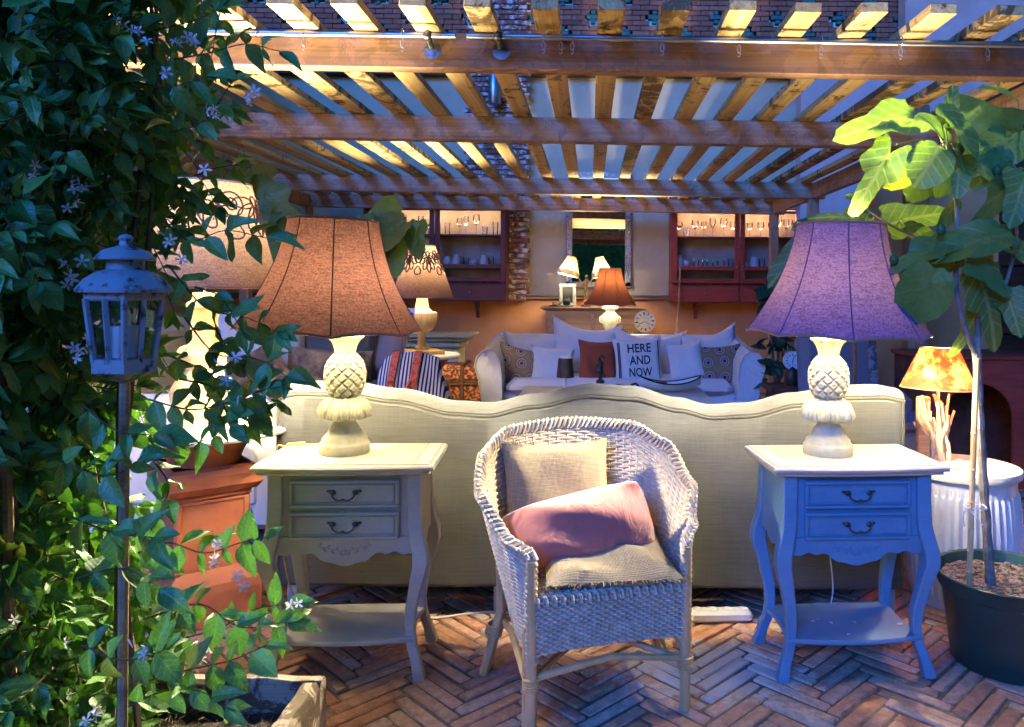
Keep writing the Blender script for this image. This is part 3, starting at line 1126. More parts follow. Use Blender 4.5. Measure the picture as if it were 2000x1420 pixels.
# lamp cord with inline switch on the left table
cd = MB()
cd.tube(bez([(-.79, 2.66, .706), (-.86, 2.735, .706), (-.96, 2.72, .707), (-1.06, 2.68, .707), (-1.095, 2.68, .69), (-1.10, 2.70, .5), (-1.07, 2.74, .2), (-1.0, 2.8, .01)], 8), .0028, 5)
o = cd.build('lamp_cord', m_plain('gold cord', (.5, .36, .14), .4))
tag(o, 'thin golden cord trailing off the nightstand behind the brown-shaded lamp', 'cord')
sw_ = MB(); sw_.box((0, 0, 0), (.062, .014, .011), ch=.003); sw_.build('switch', m_plain('gold plastic', (.55, .40, .16), .35), o, loc=(-1.03, 2.690, .712), rot=(0, 0, R(28)))


# ---------------------------------------------------------------- cushions
def cushion(w_, h_, t_, seed=0, n=16, pinch=.07, wrinkle=.006, sag=0.0, ear=.0, pw=4.0):
    """pillow in the local XZ plane, facing -Y"""
    rg = random.Random(seed)
    ph = [(rg.uniform(0, 6.28), rg.uniform(2, 6), rg.uniform(2, 6)) for _ in range(4)]
    m = MB()
    fr, bk = [], []
    for i in range(n + 1):
        a, b = [], []
        for j in range(n + 1):
            u, v = -1 + 2 * i / n, -1 + 2 * j / n
            u = math.copysign(abs(u) ** .85, u); v = math.copysign(abs(v) ** .85, v)
            x = w_ / 2 * u * (1 - pinch * (1 - v * v)) + ear * u * abs(u * v) ** 3
            z_ = h_ / 2 * v * (1 - pinch * (1 - u * u)) + ear * v * abs(u * v) ** 3
            z_ -= sag * (1 - u * u) * (v + 1) / 2
            T = t_ / 2 * max(0, (1 - abs(u) ** pw) * (1 - abs(v) ** pw)) ** .55
            wr0 = 1 - max(abs(u), abs(v))
            wr = sum(math.sin(p0 + fu * u + fv * v) for p0, fu, fv in ph) * wrinkle * .5
            wr += wrinkle * .7 * math.sin(9 * u + 7 * v + ph[0][0]) * (abs(u * v) ** .7)
            wr += wrinkle * .9 * abs(math.sin(11 * u + ph[1][0])) * max(0, -v) ** 2 * min(1, wr0 * 6)
            e = 1 if T > 1e-6 else 0
            a.append(Vector((x, -T + wr * e, z_)))
            b.append(Vector((x, T + wr * e, z_)))
        fr.append(a); bk.append(b)
    m.grid(fr)
    m.grid([list(r) for r in reversed(bk)])
    rim = [fr[i][0] for i in range(n + 1)] + [fr[n][j] for j in range(1, n + 1)] + [fr[i][n] for i in range(n - 1, -1, -1)] + [fr[0][j] for j in range(n - 1, 0, -1)]
    def surf(x, z_):
        u, v = max(-1, min(1, x / (w_ / 2))), max(-1, min(1, z_ / (h_ / 2)))
        T = t_ / 2 * max(0, (1 - u ** 4) * (1 - v ** 4)) ** .55
        return -T + sum(math.sin(p0 + fu * u + fv * v) for p0, fu, fv in ph) * wrinkle * .5 + wrinkle * .7 * math.sin(9 * u + 7 * v + ph[0][0]) * (abs(u * v) ** .7)
    return m, rim, surf


def put_cushion(label, mat, loc, rot, w_, h_, t_, seed, pipe=None, pr=.004, group=None, fringe=0, **kw):
    m, rim, surf = cushion(w_, h_, t_, seed, **kw)
    if pipe is None and not fringe:
        o = m.build('cushion', mat, loc=loc, rot=rot)
        tag(o, label, 'cushion', group)
        return o, surf
    o = thing('cushion', label, 'cushion', loc, 0, group)
    o.rotation_euler = rot
    m.build('cover', mat, o)
    if pipe is not None:
        p = MB(); p.tube(rim, pr, 6, closed=True); p.build('piping', pipe, o)
    if fringe:
        f = MB()
        rg = random.Random(seed)
        nr = len(rim)
        for k in range(fringe):
            q = rg.uniform(0, nr)
            i = int(q) % nr
            p0 = rim[i].lerp(rim[(i + 1) % nr], q % 1)
            out = Vector((p0.x, 0, p0.z)).normalized()
            out = (out + Vector((rg.uniform(-.6, .6), rg.uniform(-.8, .8), rg.uniform(-.6, .6)))).normalized() * rg.uniform(.008, .02)
            f.tube([p0 - out * .3, p0 + out * .6, p0 + out + Vector((0, rg.uniform(-.004, .004), -.002))], .0011, 3, cap=False)
        f.build('fringe', mat, o, kind='stuff')
    return o, surf


# ---------------------------------------------------------------- wicker armchair
def make_chair(loc, rotz):
    t = thing('wicker_armchair', 'whitewashed wicker tub armchair holding three cushions in front of the linen sofa', 'armchair', loc, rotz)
    Z0 = .195
    def rim(tt):
        a = 1 - abs(tt)
        return .50 + .285 * interp([(0, 0), (.12, .10), (.3, .42), (.5, .78), (.72, .96), (1, 1)], a)
    def plan(tt, v):
        """tt -1..1 along the tub, v 0..1 up"""
        a0 = abs(tt)
        fl = interp([(0, 1), (.7, .95), (.88, .5), (1, 0)], a0)
        wd = .238 + .118 * fl * v
        bd = .20 + .11 * v
        yf, yc = -.235, -.02
        arm = (yc - yf)
        arc = PI / 2 * (wd + bd) / 2
        tot = arm + arc
        d = a0 * tot
        if d <= arc:
            ph = d / arc * PI / 2
            x, y = wd * math.sin(ph) ** .9, yc + bd * math.cos(ph) ** .9
        else:
            x, y = wd, yc - (d - arc)
        return (math.copysign(x, tt) if tt else 0.0), y
    def S(tt, v):
        x, y = plan(tt, v)
        return Vector((x, y, Z0 + (rim(tt) - Z0) * v))
    def Nrm(tt, v):
        e = .01
        du = S(min(1, tt + e), v) - S(max(-1, tt - e), v)
        dv = S(tt, min(1, v + .02)) - S(tt, max(0, v - .02))
        return du.cross(dv).normalized()
    ns = 54
    ts = [-1 + 2 * i / ns for i in range(ns + 1)]
    rows = 58
    wv = MB()
    back = MB(); back.grid([[S(a, b / 12) for b in range(13)] for a in ts]); back.build('shell_lining', M['wicker'], t)
    for r_ in range(rows):
        v = (r_ + .5) / rows
        pts = []
        for i in range(ns * 2 + 1):
            tt = -1 + i / ns
            n_ = Nrm(tt, v)
            off = 0.0
            if i % 2 == 0:
                off = .0042 * (1 if (i // 2 + r_) % 2 else -1)
            pts.append(S(tt, v) + n_ * off)
        wv.tube(pts, .0043, 5, cap=False)
    for i in range(ns + 1):
        wv.tube([S(ts[i], b / 10) for b in range(11)], .003, 4, cap=False)
    wv.build('woven_shell', M['wicker'], t, kind='stuff')
    # plaited rim over the top and down the front posts
    path = [S(-1, q) for q in np.linspace(.0, .95, 14)] + [S(tt, 1.0) for tt in np.linspace(-1, 1, 90)] + [S(1, q) for q in np.linspace(.95, .0, 14)]
    nn = [Nrm(-1, .5)] * 14 + [Nrm(tt, .98) for tt in np.linspace(-1, 1, 90)] + [Nrm(1, .5)] * 14
    br = MB()
    # resample by length
    cum = [0]
    for a, b in zip(path, path[1:]): cum.append(cum[-1] + (b - a).length)
    tot = cum[-1]
    def samp(dist):
        for i in range(1, len(cum)):
            if dist <= cum[i] or i == len(cum) - 1:
                k = (dist - cum[i - 1]) / max(1e-9, cum[i] - cum[i - 1])
                return path[i - 1].lerp(path[i], k), (path[i] - path[i - 1]).normalized(), nn[i]
    for st in range(4):
        pts = []
        K = int(tot / .007)
        for q in range(K + 1):
            p, tg, n_ = samp(tot * q / K)
            b_ = tg.cross(n_)
            w_ = 2 * PI * (tot * q / K) / .07 + st * PI / 2
            pts.append(p + n_ * (.013 * math.sin(w_)) + b_ * (.017 * math.sin(2 * w_ + .6) * .55 + .010 * math.cos(w_)))
        br.tube(pts, .0062, 5)
    br.build('plaited_rim', M['wicker'], t, kind='stuff')
    # seat and front skirt
    seat = MB()
    def half_w(y):
        return .232 if y < -.02 else .232 * math.sqrt(max(0, 1 - ((y + .02) / .205) ** 2)) 
    kk = 0
    y = -.235
    while y < .175:
        hw_ = half_w(y) - .004
        n_ = max(3, int(hw_ / .014) * 2)
        seat.tube([(-hw_ + 2 * hw_ * i / n_, y, .380 + (.0035 if (i + kk) % 2 else -.0035)) for i in range(n_ + 1)], .0043, 5, cap=False)
        y += .0086; kk += 1
    seat.build('woven_seat', M['wicker'], t, kind='stuff')
    sk = MB()
    z_ = .386; kk = 0
    while z_ > .215:
        pts = []
        for i in range(37):
            x = -.232 + .464 * i / 36
            arch = .018 * (1 - (x / .232) ** 2)
            zz = z_ + (arch if z_ < .3 else 0) * max(0, (.3 - z_) / .09)
            tp = max(0, (z_ - .372) / .014)
            pts.append((x, -.247 + .008 * tp + (.0042 if (i + kk) % 2 else -.0042), zz))
        sk.tube(pts, .0041, 5, cap=False)
        z_ -= .0078; kk += 1
    for i in range(19):
        x = -.228 + .456 * i / 18
        sk.tube([(x, -.244, .388), (x, -.244, .225)], .0034, 4)
        sk.tube([(x, -.225, .389), (x + .006, -.252, .384), (x + .01, -.254, .362)], .0052, 5)
    sk.build('woven_skirt', M['wicker'], t, kind='stuff')
    lin = MB(); lin.box((0, -.238, .30), (.462, .004, .15)); lin.build('skirt_lining', M['wicker'], t)
    for sx in (-1, 1):
        m = MB()
        m.tube([(sx * .236, -.238, 0), (sx * .236, -.240, .25), (sx * .238, -.238, .49)], .0165, 10)
        m.tube([(sx * .248, -.222, .005), (sx * .248, -.222, .30)], .012, 8)
        for q in range(5):
            m.tube([(sx * .238 + .021 * math.cos(a), -.236 + .021 * math.sin(a), .125 + q * .008) for a in np.linspace(0, 2 * PI, 12, endpoint=False)], .0045, 5, closed=True)
        m.build('front_leg', M['rattan'], t)
        m = MB()
        m.tube([(sx * .315, .135, 0), (sx * .262, .12, .21), (sx * .27, .10, .50)], .0155, 9)
        m.tube([(sx * .302, .165, 0), (sx * .250, .15, .21), (sx * .22, .11, .32)], .0155, 9)
        for q in range(5):
            k = .125 + q * .008
            m.tube([(sx * (.283 - (k - .125) * .2) + .026 * math.cos(a), .138 + .03 * math.sin(a), k) for a in np.linspace(0, 2 * PI, 12, endpoint=False)], .0042, 5, closed=True)
        m.build('back_leg', M['rattan'], t)
    for a, b in (((-.25, -.235, .14), (.25, .2, .15)), ((.25, -.235, .14), (-.25, .2, .15)), ((-.25, -.236, .152), (.25, -.236, .152)), ((-.252, -.23, .158), (-.25, .2, .158)), ((.252, -.23, .158), (.25, .2, .158))):
        a, b = Vector(a), Vector(b)
        m = MB(); m.tube([a, (a + b) / 2 + Vector((0, 0, .035)), b], .0105, 8); m.build('stretcher', M['rattan'], t)
    return t


CH_LOC, CH_ROT = Vector((-.004, 2.475, 0)), R(16.5)
make_chair(CH_LOC, CH_ROT)
CHM = Matrix.Translation(CH_LOC) @ Matrix.Rotation(CH_ROT, 4, 'Z')
def chair_pt(x, y, z_): return CHM @ Vector((x, y, z_))
put_cushion('square burlap cushion with frayed edges propped in the wicker armchair back', M['burlap'], chair_pt(-.065, .145, .57), (R(-16), 0, CH_ROT), .36, .34, .10, 3, fringe=260, pinch=.03, ear=.008)
put_cushion('pink velvet lumbar pillow lying slanted in the wicker armchair', M['velvet'], chair_pt(-.045, -.035, .50), (R(-26), R(-11), CH_ROT - .05), .49, .235, .24, 11, pinch=.02, wrinkle=.013, ear=-.022, n=30, pw=2.6)
put_cushion('flat burlap cushion with frayed edges on the wicker armchair seat', M['burlap'], chair_pt(.03, -.08, .428), (R(-85), 0, CH_ROT - .12), .40, .36, .095, 5, fringe=420, pinch=.03, ear=.006)


# ================================================================ MIDDLE AND BACK FURNITURE
M['terracotta'] = m_noisy('terracotta', (.30, .075, .028), (.42, .125, .05), 7, .7, .2, 50, bdist=.003)
M['marble'] = m_noisy('white painted top', (.70, .66, .58), (.80, .76, .68), 6, .4, .05, 40)
M['greencream'] = m_noisy('sage cream paint', (.36, .33, .18), (.46, .42, .25), 6, .55, .1, 40)
M['crochet'] = m_fabric('grey mauve crochet cord', (.16, .10, .10), (.26, .17, .17), 900, .2)
M['shade3'] = m_shade('orange straw shade', (.38, .17, .12), (.80, .42, .28), .009, contrast=.5)
M['shade3b'] = m_shade('straw shade', (.36, .17, .13), (.75, .45, .32), .007, contrast=.5)
M['shade_red'] = m_shade('red brown silk shade', (.16, .04, .02), (.65, .18, .06), .003, contrast=.35)
M['black'] = m_plain('black lacquer', (.015, .014, .014), .4)
M['white'] = m_plain('white ceramic', (.70, .68, .64), .3)
M['leather'] = m_noisy('brown leather', (.07, .03, .016), (.14, .06, .03), 12, .5, .3, 60)
M['brass'] = m_noisy('old brass', (.45, .28, .10), (.6, .4, .16), 20, .35, .1, 90, metal=1.0)


def cone_shade(rb, rt, h, n=48):
    def pt(a, u):
        r = rb + (rt - rb) * u
        return Vector((r * math.cos(a), r * math.sin(a), h * u))
    m = MB(); m.grid([[pt(2 * PI * i / n, u / 6) for u in range(7)] for i in range(n)], True)
    return m, pt


def crochet(pt, lo, hi, petals, seed, rc=.0035):
    """looped cord flowers stitched over the upper part of a shade"""
    m = MB()
    def add(loop, closed=True):
        q = []
        for a, u in loop:
            p = pt(a, u)
            o = Vector((p.x, p.y, 0)).normalized() * rc * .7
            q.append(p + o)
        m.tube(q, rc, 5, closed=closed)
    for k in range(petals):
        a0 = 2 * PI * k / petals
        for q in range(7):
            an = -PI / 2 + (q - 3) * .52
            ln = (hi - lo) * (.36 - .018 * abs(q - 3))
            cu, ca = (hi - .30 * (hi - lo)), a0
            asp = 2 * PI / petals * .36
            lp = []
            for s_ in range(14):
                w_ = 2 * PI * s_ / 14
                ex, ey = .55 + .45 * math.cos(w_), .20 * math.sin(w_)
                du = (ex * math.sin(an) + ey * math.cos(an)) * ln * 1.5
                da = (ex * math.cos(an) - ey * math.sin(an)) * asp * 1.35
                lp.append((ca + da, min(.985, cu + du)))
            add(lp)
        add([(a0 + 2 * PI / petals * .10 * math.cos(w_), min(.98, hi - .26 * (hi - lo) + .09 * (hi - lo) * math.sin(w_))) for w_ in np.linspace(0, 2 * PI, 14, endpoint=False)])
        am = a0 + PI / petals
        add([(am + 2 * PI / petals * .20 * math.cos(w_), hi - .34 * (hi - lo) + .2 * (hi - lo) * math.sin(w_)) for w_ in np.linspace(0, 2 * PI, 16, endpoint=False)])
        add([(am + 2 * PI / petals * .09 * math.cos(w_), hi - .34 * (hi - lo) + .1 * (hi - lo) * math.sin(w_)) for w_ in np.linspace(0, 2 * PI, 12, endpoint=False)])
        add([(am + 2 * PI / petals * .13 * math.cos(w_) * (1 - .3 * math.sin(w_)), lo + .22 * (hi - lo) + .13 * (hi - lo) * math.sin(w_)) for w_ in np.linspace(0, 2 * PI, 14, endpoint=False)])
    return m


# ---------------------------------------------------------------- chimney-pot pedestal with round top and the big lamp
cp = thing('chimney_pot_table', 'square terracotta chimney pot carrying a round white tabletop', 'side table', (-1.495, 2.98, 0), R(40))
m = MB()
def sq_ring(h_, z_): return [Vector((a * h_, b * h_, z_)) for a, b in ((-1, -1), (1, -1), (1, 1), (-1, 1))]
prof = [(.165, 0), (.165, .12), (.16, .15), (.135, .185), (.125, .20), (.125, .46), (.135, .47), (.135, .485), (.150, .49), (.168, .515), (.168, .555), (.155, .575), (.135, .585)]
m.grid([r + [r[0]] for r in [sq_ring(a, b) for a, b in prof]]); m.f = [tuple(reversed(f)) for f in m.f]
m.build('body', M['terracotta'], cp, smooth=False)
m = MB()
for k in range(4):
    q = Matrix.Rotation(k * PI / 2, 4, 'Z')
    for a in (-.118, .118):
        m.box((a, -.1265, .33), (.018, .012, .258), q, ch=.003)
    m.box((0, -.1265, .455), (.218, .010, .012), q, ch=.003)
m.build('pilaster', M['terracotta'], cp)
m = MB(); m.lathe([(.125, .583), (.130, .60), (.148, .64), (.185, .675), (.20, .69), (.20, .70)], 40); m.build('flared_collar', M['terracotta'], cp)
m = MB(); m.lathe([(.31, .70), (.33, .703), (.335, .712), (.33, .722), (.31, .726), (.0, .727)], 56); m.build('tabletop', M['marble'], cp)

def turned_lamp(label, loc, prof, shade, hsh, watts, crw, sh_m, petals, lo=.42, foot=None, rc=.0035):
    hb_ = hsh + shade[2] * .70
    t = thing('table_lamp', label, 'table lamp', loc)
    zt = prof[-1][1]
    m = MB(); m.lathe(prof, 40); m.build('turned_base', M['lampwood'], t)
    if foot:
        m = MB(); m.box((0, 0, foot[1] / 2), (foot[0], foot[0], foot[1]), ch=.004); m.build('plinth', M['lampwood'], t, rot=(0, 0, R(38)))
    sh, pt = cone_shade(shade[0], shade[1], shade[2])
    so = sh.build('shade', sh_m, t, loc=(0, 0, hsh))
    crochet(pt, lo, .98, petals, 3, rc).build('crochet_trim', M['crochet'], so, kind='stuff')
    m = MB(); m.tube([pt(2 * PI * i / 48, 0) for i in range(48)], .004, 6, closed=True); m.build('lower_rim', M['rim'], so)
    m = MB(); m.tube([pt(2 * PI * i / 48, 1) for i in range(48)], .004, 6, closed=True); m.build('upper_rim', M['cotton'], so)
    m = MB(); m.lathe([(.005, zt - .005), (.005, hb_ - .095), (.018, hb_ - .09), (.018, hb_ - .04)], 10); m.build('socket', M['metal_dark'], t)
    m = MB(); m.ball((0, 0, 0), .03, 12); m.build('bulb', M['bulb'], t, loc=(0, 0, hb_))
    lamp_light('bulb_light', t, (0, 0, hb_), watts, rad=.03)
    return t

turned_lamp('large lamp with crochet-trimmed straw shade on the chimney pot table beside the vine', (-1.50, 2.98, .727),
            [(.10, 0), (.105, .01), (.10, .025), (.085, .03), (.095, .05), (.118, .09), (.122, .13), (.10, .17), (.075, .185), (.07, .20), (.062, .215), (.09, .245), (.10, .275), (.085, .30), (.058, .31), (.05, .35), (.046, .40), (.056, .445), (.066, .455), (.062, .47), (.045, .48), (.042, .51)],
            (.272, .165, .40), .53, 260, True, M['shade3b'], 5, .40)

# ---------------------------------------------------------------- round pedestal table with the second crochet lamp
pt_loc = (-1.295, 5.86, 0)
t = thing('pedestal_table', 'round white-topped pedestal table with a red-brown foot in front of the cream counter', 'side table', pt_loc)
m = MB(); m.lathe([(.27, .72), (.295, .724), (.30, .735), (.29, .748), (.0, .75)], 48); m.build('tabletop', M['marble'], t)
m = MB(); m.lathe([(.2, 0), (.2, .03), (.17, .06), (.11, .09), (.10, .4), (.12, .5), (.16, .56), (.15, .62), (.19, .68), (.22, .72)], 8); m.build('pedestal', M['redwood'], t)
turned_lamp('small lamp with crochet-trimmed straw shade on the round pedestal table', (-1.29, 5.86, .75),
            [(.055, .03), (.058, .045), (.04, .06), (.034, .08), (.03, .13), (.04, .165), (.075, .185), (.100, .215), (.112, .26), (.114, .305), (.112, .315), (.075, .325), (.052, .35), (.044, .39), (.04, .43)],
            (.235, .095, .395), .43, 150, True, M['shade3'], 6, .38, foot=(.26, .03), rc=.005)

# ---------------------------------------------------------------- cream counter behind it
t = thing('counter', 'low cream counter with a stepped moulded top behind the round pedestal table', 'cabinet', (-2.0, 7.6, 0))
m = MB(); m.box((0, 0, .33), (1.44, .42, .66), ch=.006); m.build('body', M['greencream'], t)
m = MB(); m.box((0, 0, .70), (1.5, .5, .07), ch=.02); m.box((.02, 0, .752), (1.58, .58, .032), ch=.012); m.box((.02, 0, .785), (1.66, .64, .03), ch=.01); m.build('moulded_top', M['greencream'], t)

# ---------------------------------------------------------------- travelling trunk
t = thing('trunk', 'old leather travelling trunk with straps and worn orange panels beside the white sofa', 'trunk', (-1.2, 6.75, 0))
m_trunk = m_noisy('worn orange trunk panel', (.10, .03, .015), (.62, .22, .08), 34, .55, .4, 80, lo=.5, hi=.56)
m = MB(); m.box((0, 0, .22), (.62, .38, .43), ch=.012); m.build('body', m_trunk, t)
m = MB(); m.box((0, 0, .515), (.63, .39, .14), ch=.03); m.build('lid', m_trunk, t)
for xx in (-.18, .10):
    m = MB(); m.box((xx, -.004, .30), (.035, .398, .602), ch=.006); m.build('strap', M['leather'], t)
for zz in (.03, .43, .455):
    m = MB(); m.box((0, 0, zz), (.64, .40, .022), ch=.004); m.build('band', M['leather'], t)
m = MB(); m.box((-.03, -.205, .44), (.05, .014, .07), ch=.004); m.build('lock', M['brass'], t)

# ---------------------------------------------------------------- left sofa with its cushions
ls = thing('daybed', 'cream upholstered sofa along the vine side, piled with cushions', 'sofa', (-1.98, 4.55, 0))
pf = thing('pouf', 'low round pouf under the striped tote bag', 'pouf', (-1.02, 4.42, 0))
m = MB(); m.lathe([(.22, 0), (.26, .04), (.28, .2), (.27, .4), (.22, .455), (.0, .468)], 36); m.build('cover', M['linen'], pf)
m = MB(); m.box((.0, 0, .34), (1.36, 2.0, .42), ch=.03); m.build('seat_base', M['cream'], ls)
m = MB(); m.box((.03, 0, .60), (1.28, 1.86, .12), ch=.05); m.build('seat_cushion', M['cream'], ls)
m = MB(); m.box((-.60, 0, .62), (.2, 2.0, .9), ch=.08); m.build('backrest', M['cream'], ls)
m = MB(); m.box((-.05, -.93, .47), (1.1, .16, .56), ch=.07); m.build('arm', M['cream'], ls)
m = MB(); m.box((-.05, .97, .62), (1.1, .16, .76), ch=.07); m.build('arm', M['cream'], ls)
for a, b in ((-.6, -.9), (.6, -.9), (-.6, .9), (.6, .9)):
    m = MB(); m.box((a, b, .065), (.06, .06, .13), ch=.006); m.build('leg', M['oldwood'], ls)
m_fur = m_noisy('brown cowhide', (.05, .028, .016), (.30, .19, .09), 7, .9, .5, 220, lo=.35, hi=.62)
m_fleck = m_noisy('red floral print cotton', (.65, .58, .52), (.50, .10, .08), 22, .9, .1, 90, lo=.52, hi=.60)
m_taupe = m_fabric('taupe velvet', (.15, .11, .095), (.24, .18, .155), 800, .15)
put_cushion('large pale cushion nearest the vine on the cream sofa', M['cream'], (-2.02, 4.62, .88), (R(-14), 0, R(28)), .62, .52, .2, 21, pipe=M['cream'])
put_cushion('beige piped cushion behind the cowhide pillow on the cream sofa', M['linen'], (-1.62, 4.85, .87), (R(-16), R(6), R(10)), .52, .48, .18, 22, pipe=M['piping'])
put_cushion('long brown cowhide pillow on the cream sofa', m_fur, (-1.55, 4.52, .77), (R(-20), R(3), R(4)), .50, .26, .14, 23)
put_cushion('taupe velvet cushion at the tote end of the cream sofa', m_taupe, (-1.42, 5.02, .86), (R(-14), R(-6), R(-14)), .46, .46, .16, 24)
put_cushion('red and white floral cushion behind the taupe one on the cream sofa', m_fleck, (-1.42, 5.26, .92), (R(-10), R(10), R(-30)), .44, .48, .14, 25)
put_cushion('small tan cushion with a printed edge leaning among pale cushions', m_fur, (-1.88, 4.34, .79), (R(-35), R(-28), R(20)), .30, .26, .10, 26)

# ---------------------------------------------------------------- striped tote bag on the sofa seat
def m_stripes():
    t_ = NT('blue white stripe')
    v = t_.map((1, 0, 0), 'UV')
    w_ = t_.wave(v, 2.1, 'X')
    col = t_.ramp(w_, [(.48, (.012, .016, .10)), (.52, (.55, .54, .52))])
    return t_.done(t_.bsdf(col, .9, 0, t_.bump(t_.noise(t_.map((200, 200, 200)), 1), .2, .002), .1))
tb = thing('tote_bag', 'blue and white striped tote bag with red woven straps behind the sofa back', 'bag', (-1.02, 4.42, .47), R(-6))
bag = MB(); uvs = []
secs = []
for i in range(17):
    z_ = i / 16
    w_ = .235 - .075 * z_ ** 1.6
    d_ = .11 * (1 - z_ ** 2) + .012
    ring = []
    for k in range(40):
        a = 2 * PI * k / 40
        cx_, sy_ = math.cos(a), math.sin(a)
        x = w_ * math.copysign(abs(cx_) ** .6, cx_); y = d_ * math.copysign(abs(sy_) ** .7, sy_)
        x += .02 * math.sin(5 * z_ + 1) * z_; y += .012 * math.sin(9 * x / w_ + 4 * z_)
        ring.append(Vector((x, y, .40 * z_ + .02 * math.cos(2.2 * x / w_) * z_))); uvs.append((x * 7.5, z_))
    secs.append(ring)
bag.grid([[secs[i][k] for i in range(17)] for k in range(40)], True)
uv2 = [(secs[i][k].x * 7.5, i / 16) for k in range(40) for i in range(17)]
bag.f = [tuple(reversed(f)) for f in bag.f]
bag.build('body', m_stripes(), tb, uv=uv2)
m_strap = m_noisy('red woven strap', (.28, .03, .02), (.45, .12, .09), 60, .9, .5, 200)
for xs in (-.10, .03):
    m = MB()
    P = []
    for z_, yy in ((.0, -.125), (.15, -.122), (.28, -.085), (.36, -.05), (.42, -.02), (.425, .0)):
        P.append([Vector((xs - .022 + .25 * (yy + .12) * .3, yy - .012, z_)), Vector((xs + .022 + .25 * (yy + .12) * .3, yy - .014, z_))])
    m.grid(P); P2 = [[b + Vector((0, .004, 0)), a + Vector((0, .004, 0))] for a, b in P]; m.grid(P2)
    m.build('strap', m_strap, tb)
m = MB(); m.tube(bez([(-.10, -.135, .27), (-.06, -.15, .20), (0, -.15, .215), (.03, -.135, .27)], 6), .012, 6); m.build('handle', m_strap, tb)

# ---------------------------------------------------------------- coffee table with its small things
ct = thing('coffee_table', 'low pale coffee table between the two sofas, mostly hidden by the camel-back', 'coffee table', (.16, 5.35, 0))
m = MB(); m.box((0, 0, .515), (1.30, .72, .03), ch=.006); m.build('tabletop', M['paint_top'], ct)
for a in (-.58, .58):
    for b in (-.3, .3):
        m = MB(); m.box((a, b, .249), (.06, .06, .498), ch=.006); m.build('leg', M['paint'], ct)
t = thing('cordless_lamp', 'small cordless lamp with a dark shade on the coffee table', 'table lamp', (-.18, 5.42, .53))
m = MB(); m.lathe([(.045, 0), (.045, .008), (.01, .014), (.009, .13)], 20); m.build('stand', M['white'], t)
m = MB(); m.lathe([(.062, .10), (.050, .235)], 28, capb=False, capt=False); m.lathe([(.0495, .232), (.0, .233)], 28, capb=False, capt=False); m.build('shade', m_noisy('bronze metal', (.035, .022, .016), (.06, .04, .03), 20, .5, .1, 60), t)
m = MB(); m.lathe([(.05, .236), (.052, .243), (.0, .245)], 28); m.build('cap', M['white'], t)
t = thing('figurine', 'dark carved figurine standing on the coffee table before the rust cushion', 'figurine', (.065, 5.25, .53))
m = MB(); m.lathe([(.035, 0), (.035, .012), (.014, .02), (.012, .07), (.03, .085), (.028, .10), (.012, .11), (.012, .15), (.022, .165), (.012, .18), (.012, .235)], 14); m.build('body', M['black'], t)
for k in range(9):
    a = k * 2.4
    m = MB(); m.ball((0, 0, 0), .02, 8, Matrix.Translation((.018 * math.cos(a), .018 * math.sin(a), .15 + .014 * k)) @ Matrix.Rotation(a, 4, 'Z') @ Matrix.Rotation(.9, 4, 'Y'), sq=(1.3, .5, .35)); m.build('leaf', M['black'], t)
t = thing('black_tray', 'black tray with draped chain on the coffee table below the lettered cushion', 'tray', (.24, 5.35, .53))
m = MB(); m.lathe([(.11, 0), (.13, .012), (.135, .03), (.128, .032), (.105, .014), (0, .012)], 30); m.build('dish', M['black'], t)
m = MB(); m.tube(bez([(-.1, 0, .04), (-.05, -.03, .06), (.02, .02, .045), (.07, -.02, .07), (.1, 0, .04)], 6), .008, 6); m.build('chain', M['black'], t)
t = thing('paper_boat_bowl', 'pale boat-shaped bowl with dark edge and red fruit on the coffee table', 'bowl', (.56, 5.38, .53), R(8))
m = MB()
P = []
for i in range(17):
    u = -1 + i / 8
    w_ = .09 * (1 - u * u) ** .6 + .002
    lift = .05 * u * u
    P.append([Vector((.22 * u, w_ * b, .015 + lift + .055 * abs(b) ** 1.5)) for b in np.linspace(-1, 1, 9)])
m.grid(P); m.grid([[q + Vector((0, 0, -.006)) for q in reversed(r)] for r in P]); m.build('bowl', M['white'], t)
m = MB(); m.tube([r[0] for r in P], .005, 5); m.build('edge', M['black'], t)
m = MB(); m.tube([r[-1] for r in P], .005, 5); m.build('edge', M['black'], t)
m = MB(); m.ball((-.07, 0, .055), .038, 12, sq=(1.5, 1, .8)); m.build('fruit', m_plain('red fruit', (.5, .03, .02), .35), t)

# ---------------------------------------------------------------- white sofa at the back
bs = thing('white_sofa', 'white cotton sofa with curved arms facing the camera, full of cushions', 'sofa', (.243, 6.9, 0))
SW = 1.22
m = MB(); m.box((0, .02, .26), (2.0, .86, .24), ch=.03); m.build('seat_base', M['cotton'], bs)
m = MB(); m.box((0, -.06, .415), (1.92, .80, .13), ch=.05); m.build('seat_cushion', M['cotton'], bs)
m = MB(); m.box((0, .40, .5), (2.3, .2, .64), ch=.08); m.build('backrest', M['cotton'], bs)
for sx in (-1, 1):
    # flared arm: outer side leans outwards, top slopes up to the back
    P = []
    for j in range(13):
        v = j / 12
        y = -.50 + .95 * v
        zt = .725 + .09 * v ** 1.5
        ring = [(.98, .14), (.985, .5), (1.0, zt - .10), (1.035, zt - .02), (1.09, zt + .012), (1.15, zt), (1.195, zt - .05), (1.21, zt - .12), (1.18, .5), (1.12, .14)]
        P.append([Vector((sx * a, y, b)) for a, b in ring])
    m = MB()
    m.grid(P)
    n_ = 10
    m.f.append(tuple(range(n_))); m.f.append(tuple(reversed(range(12 * n_, 13 * n_))))
    if sx < 0: m.f = [tuple(reversed(f)) for f in m.f]
    a_ = m.build('arm', M['cotton'], bs)
    m = MB(); m.tube([q + Vector((0, -.004, 0)) for q in P[0][1:]], .006, 6); m.build('piping', M['cream'], a_)
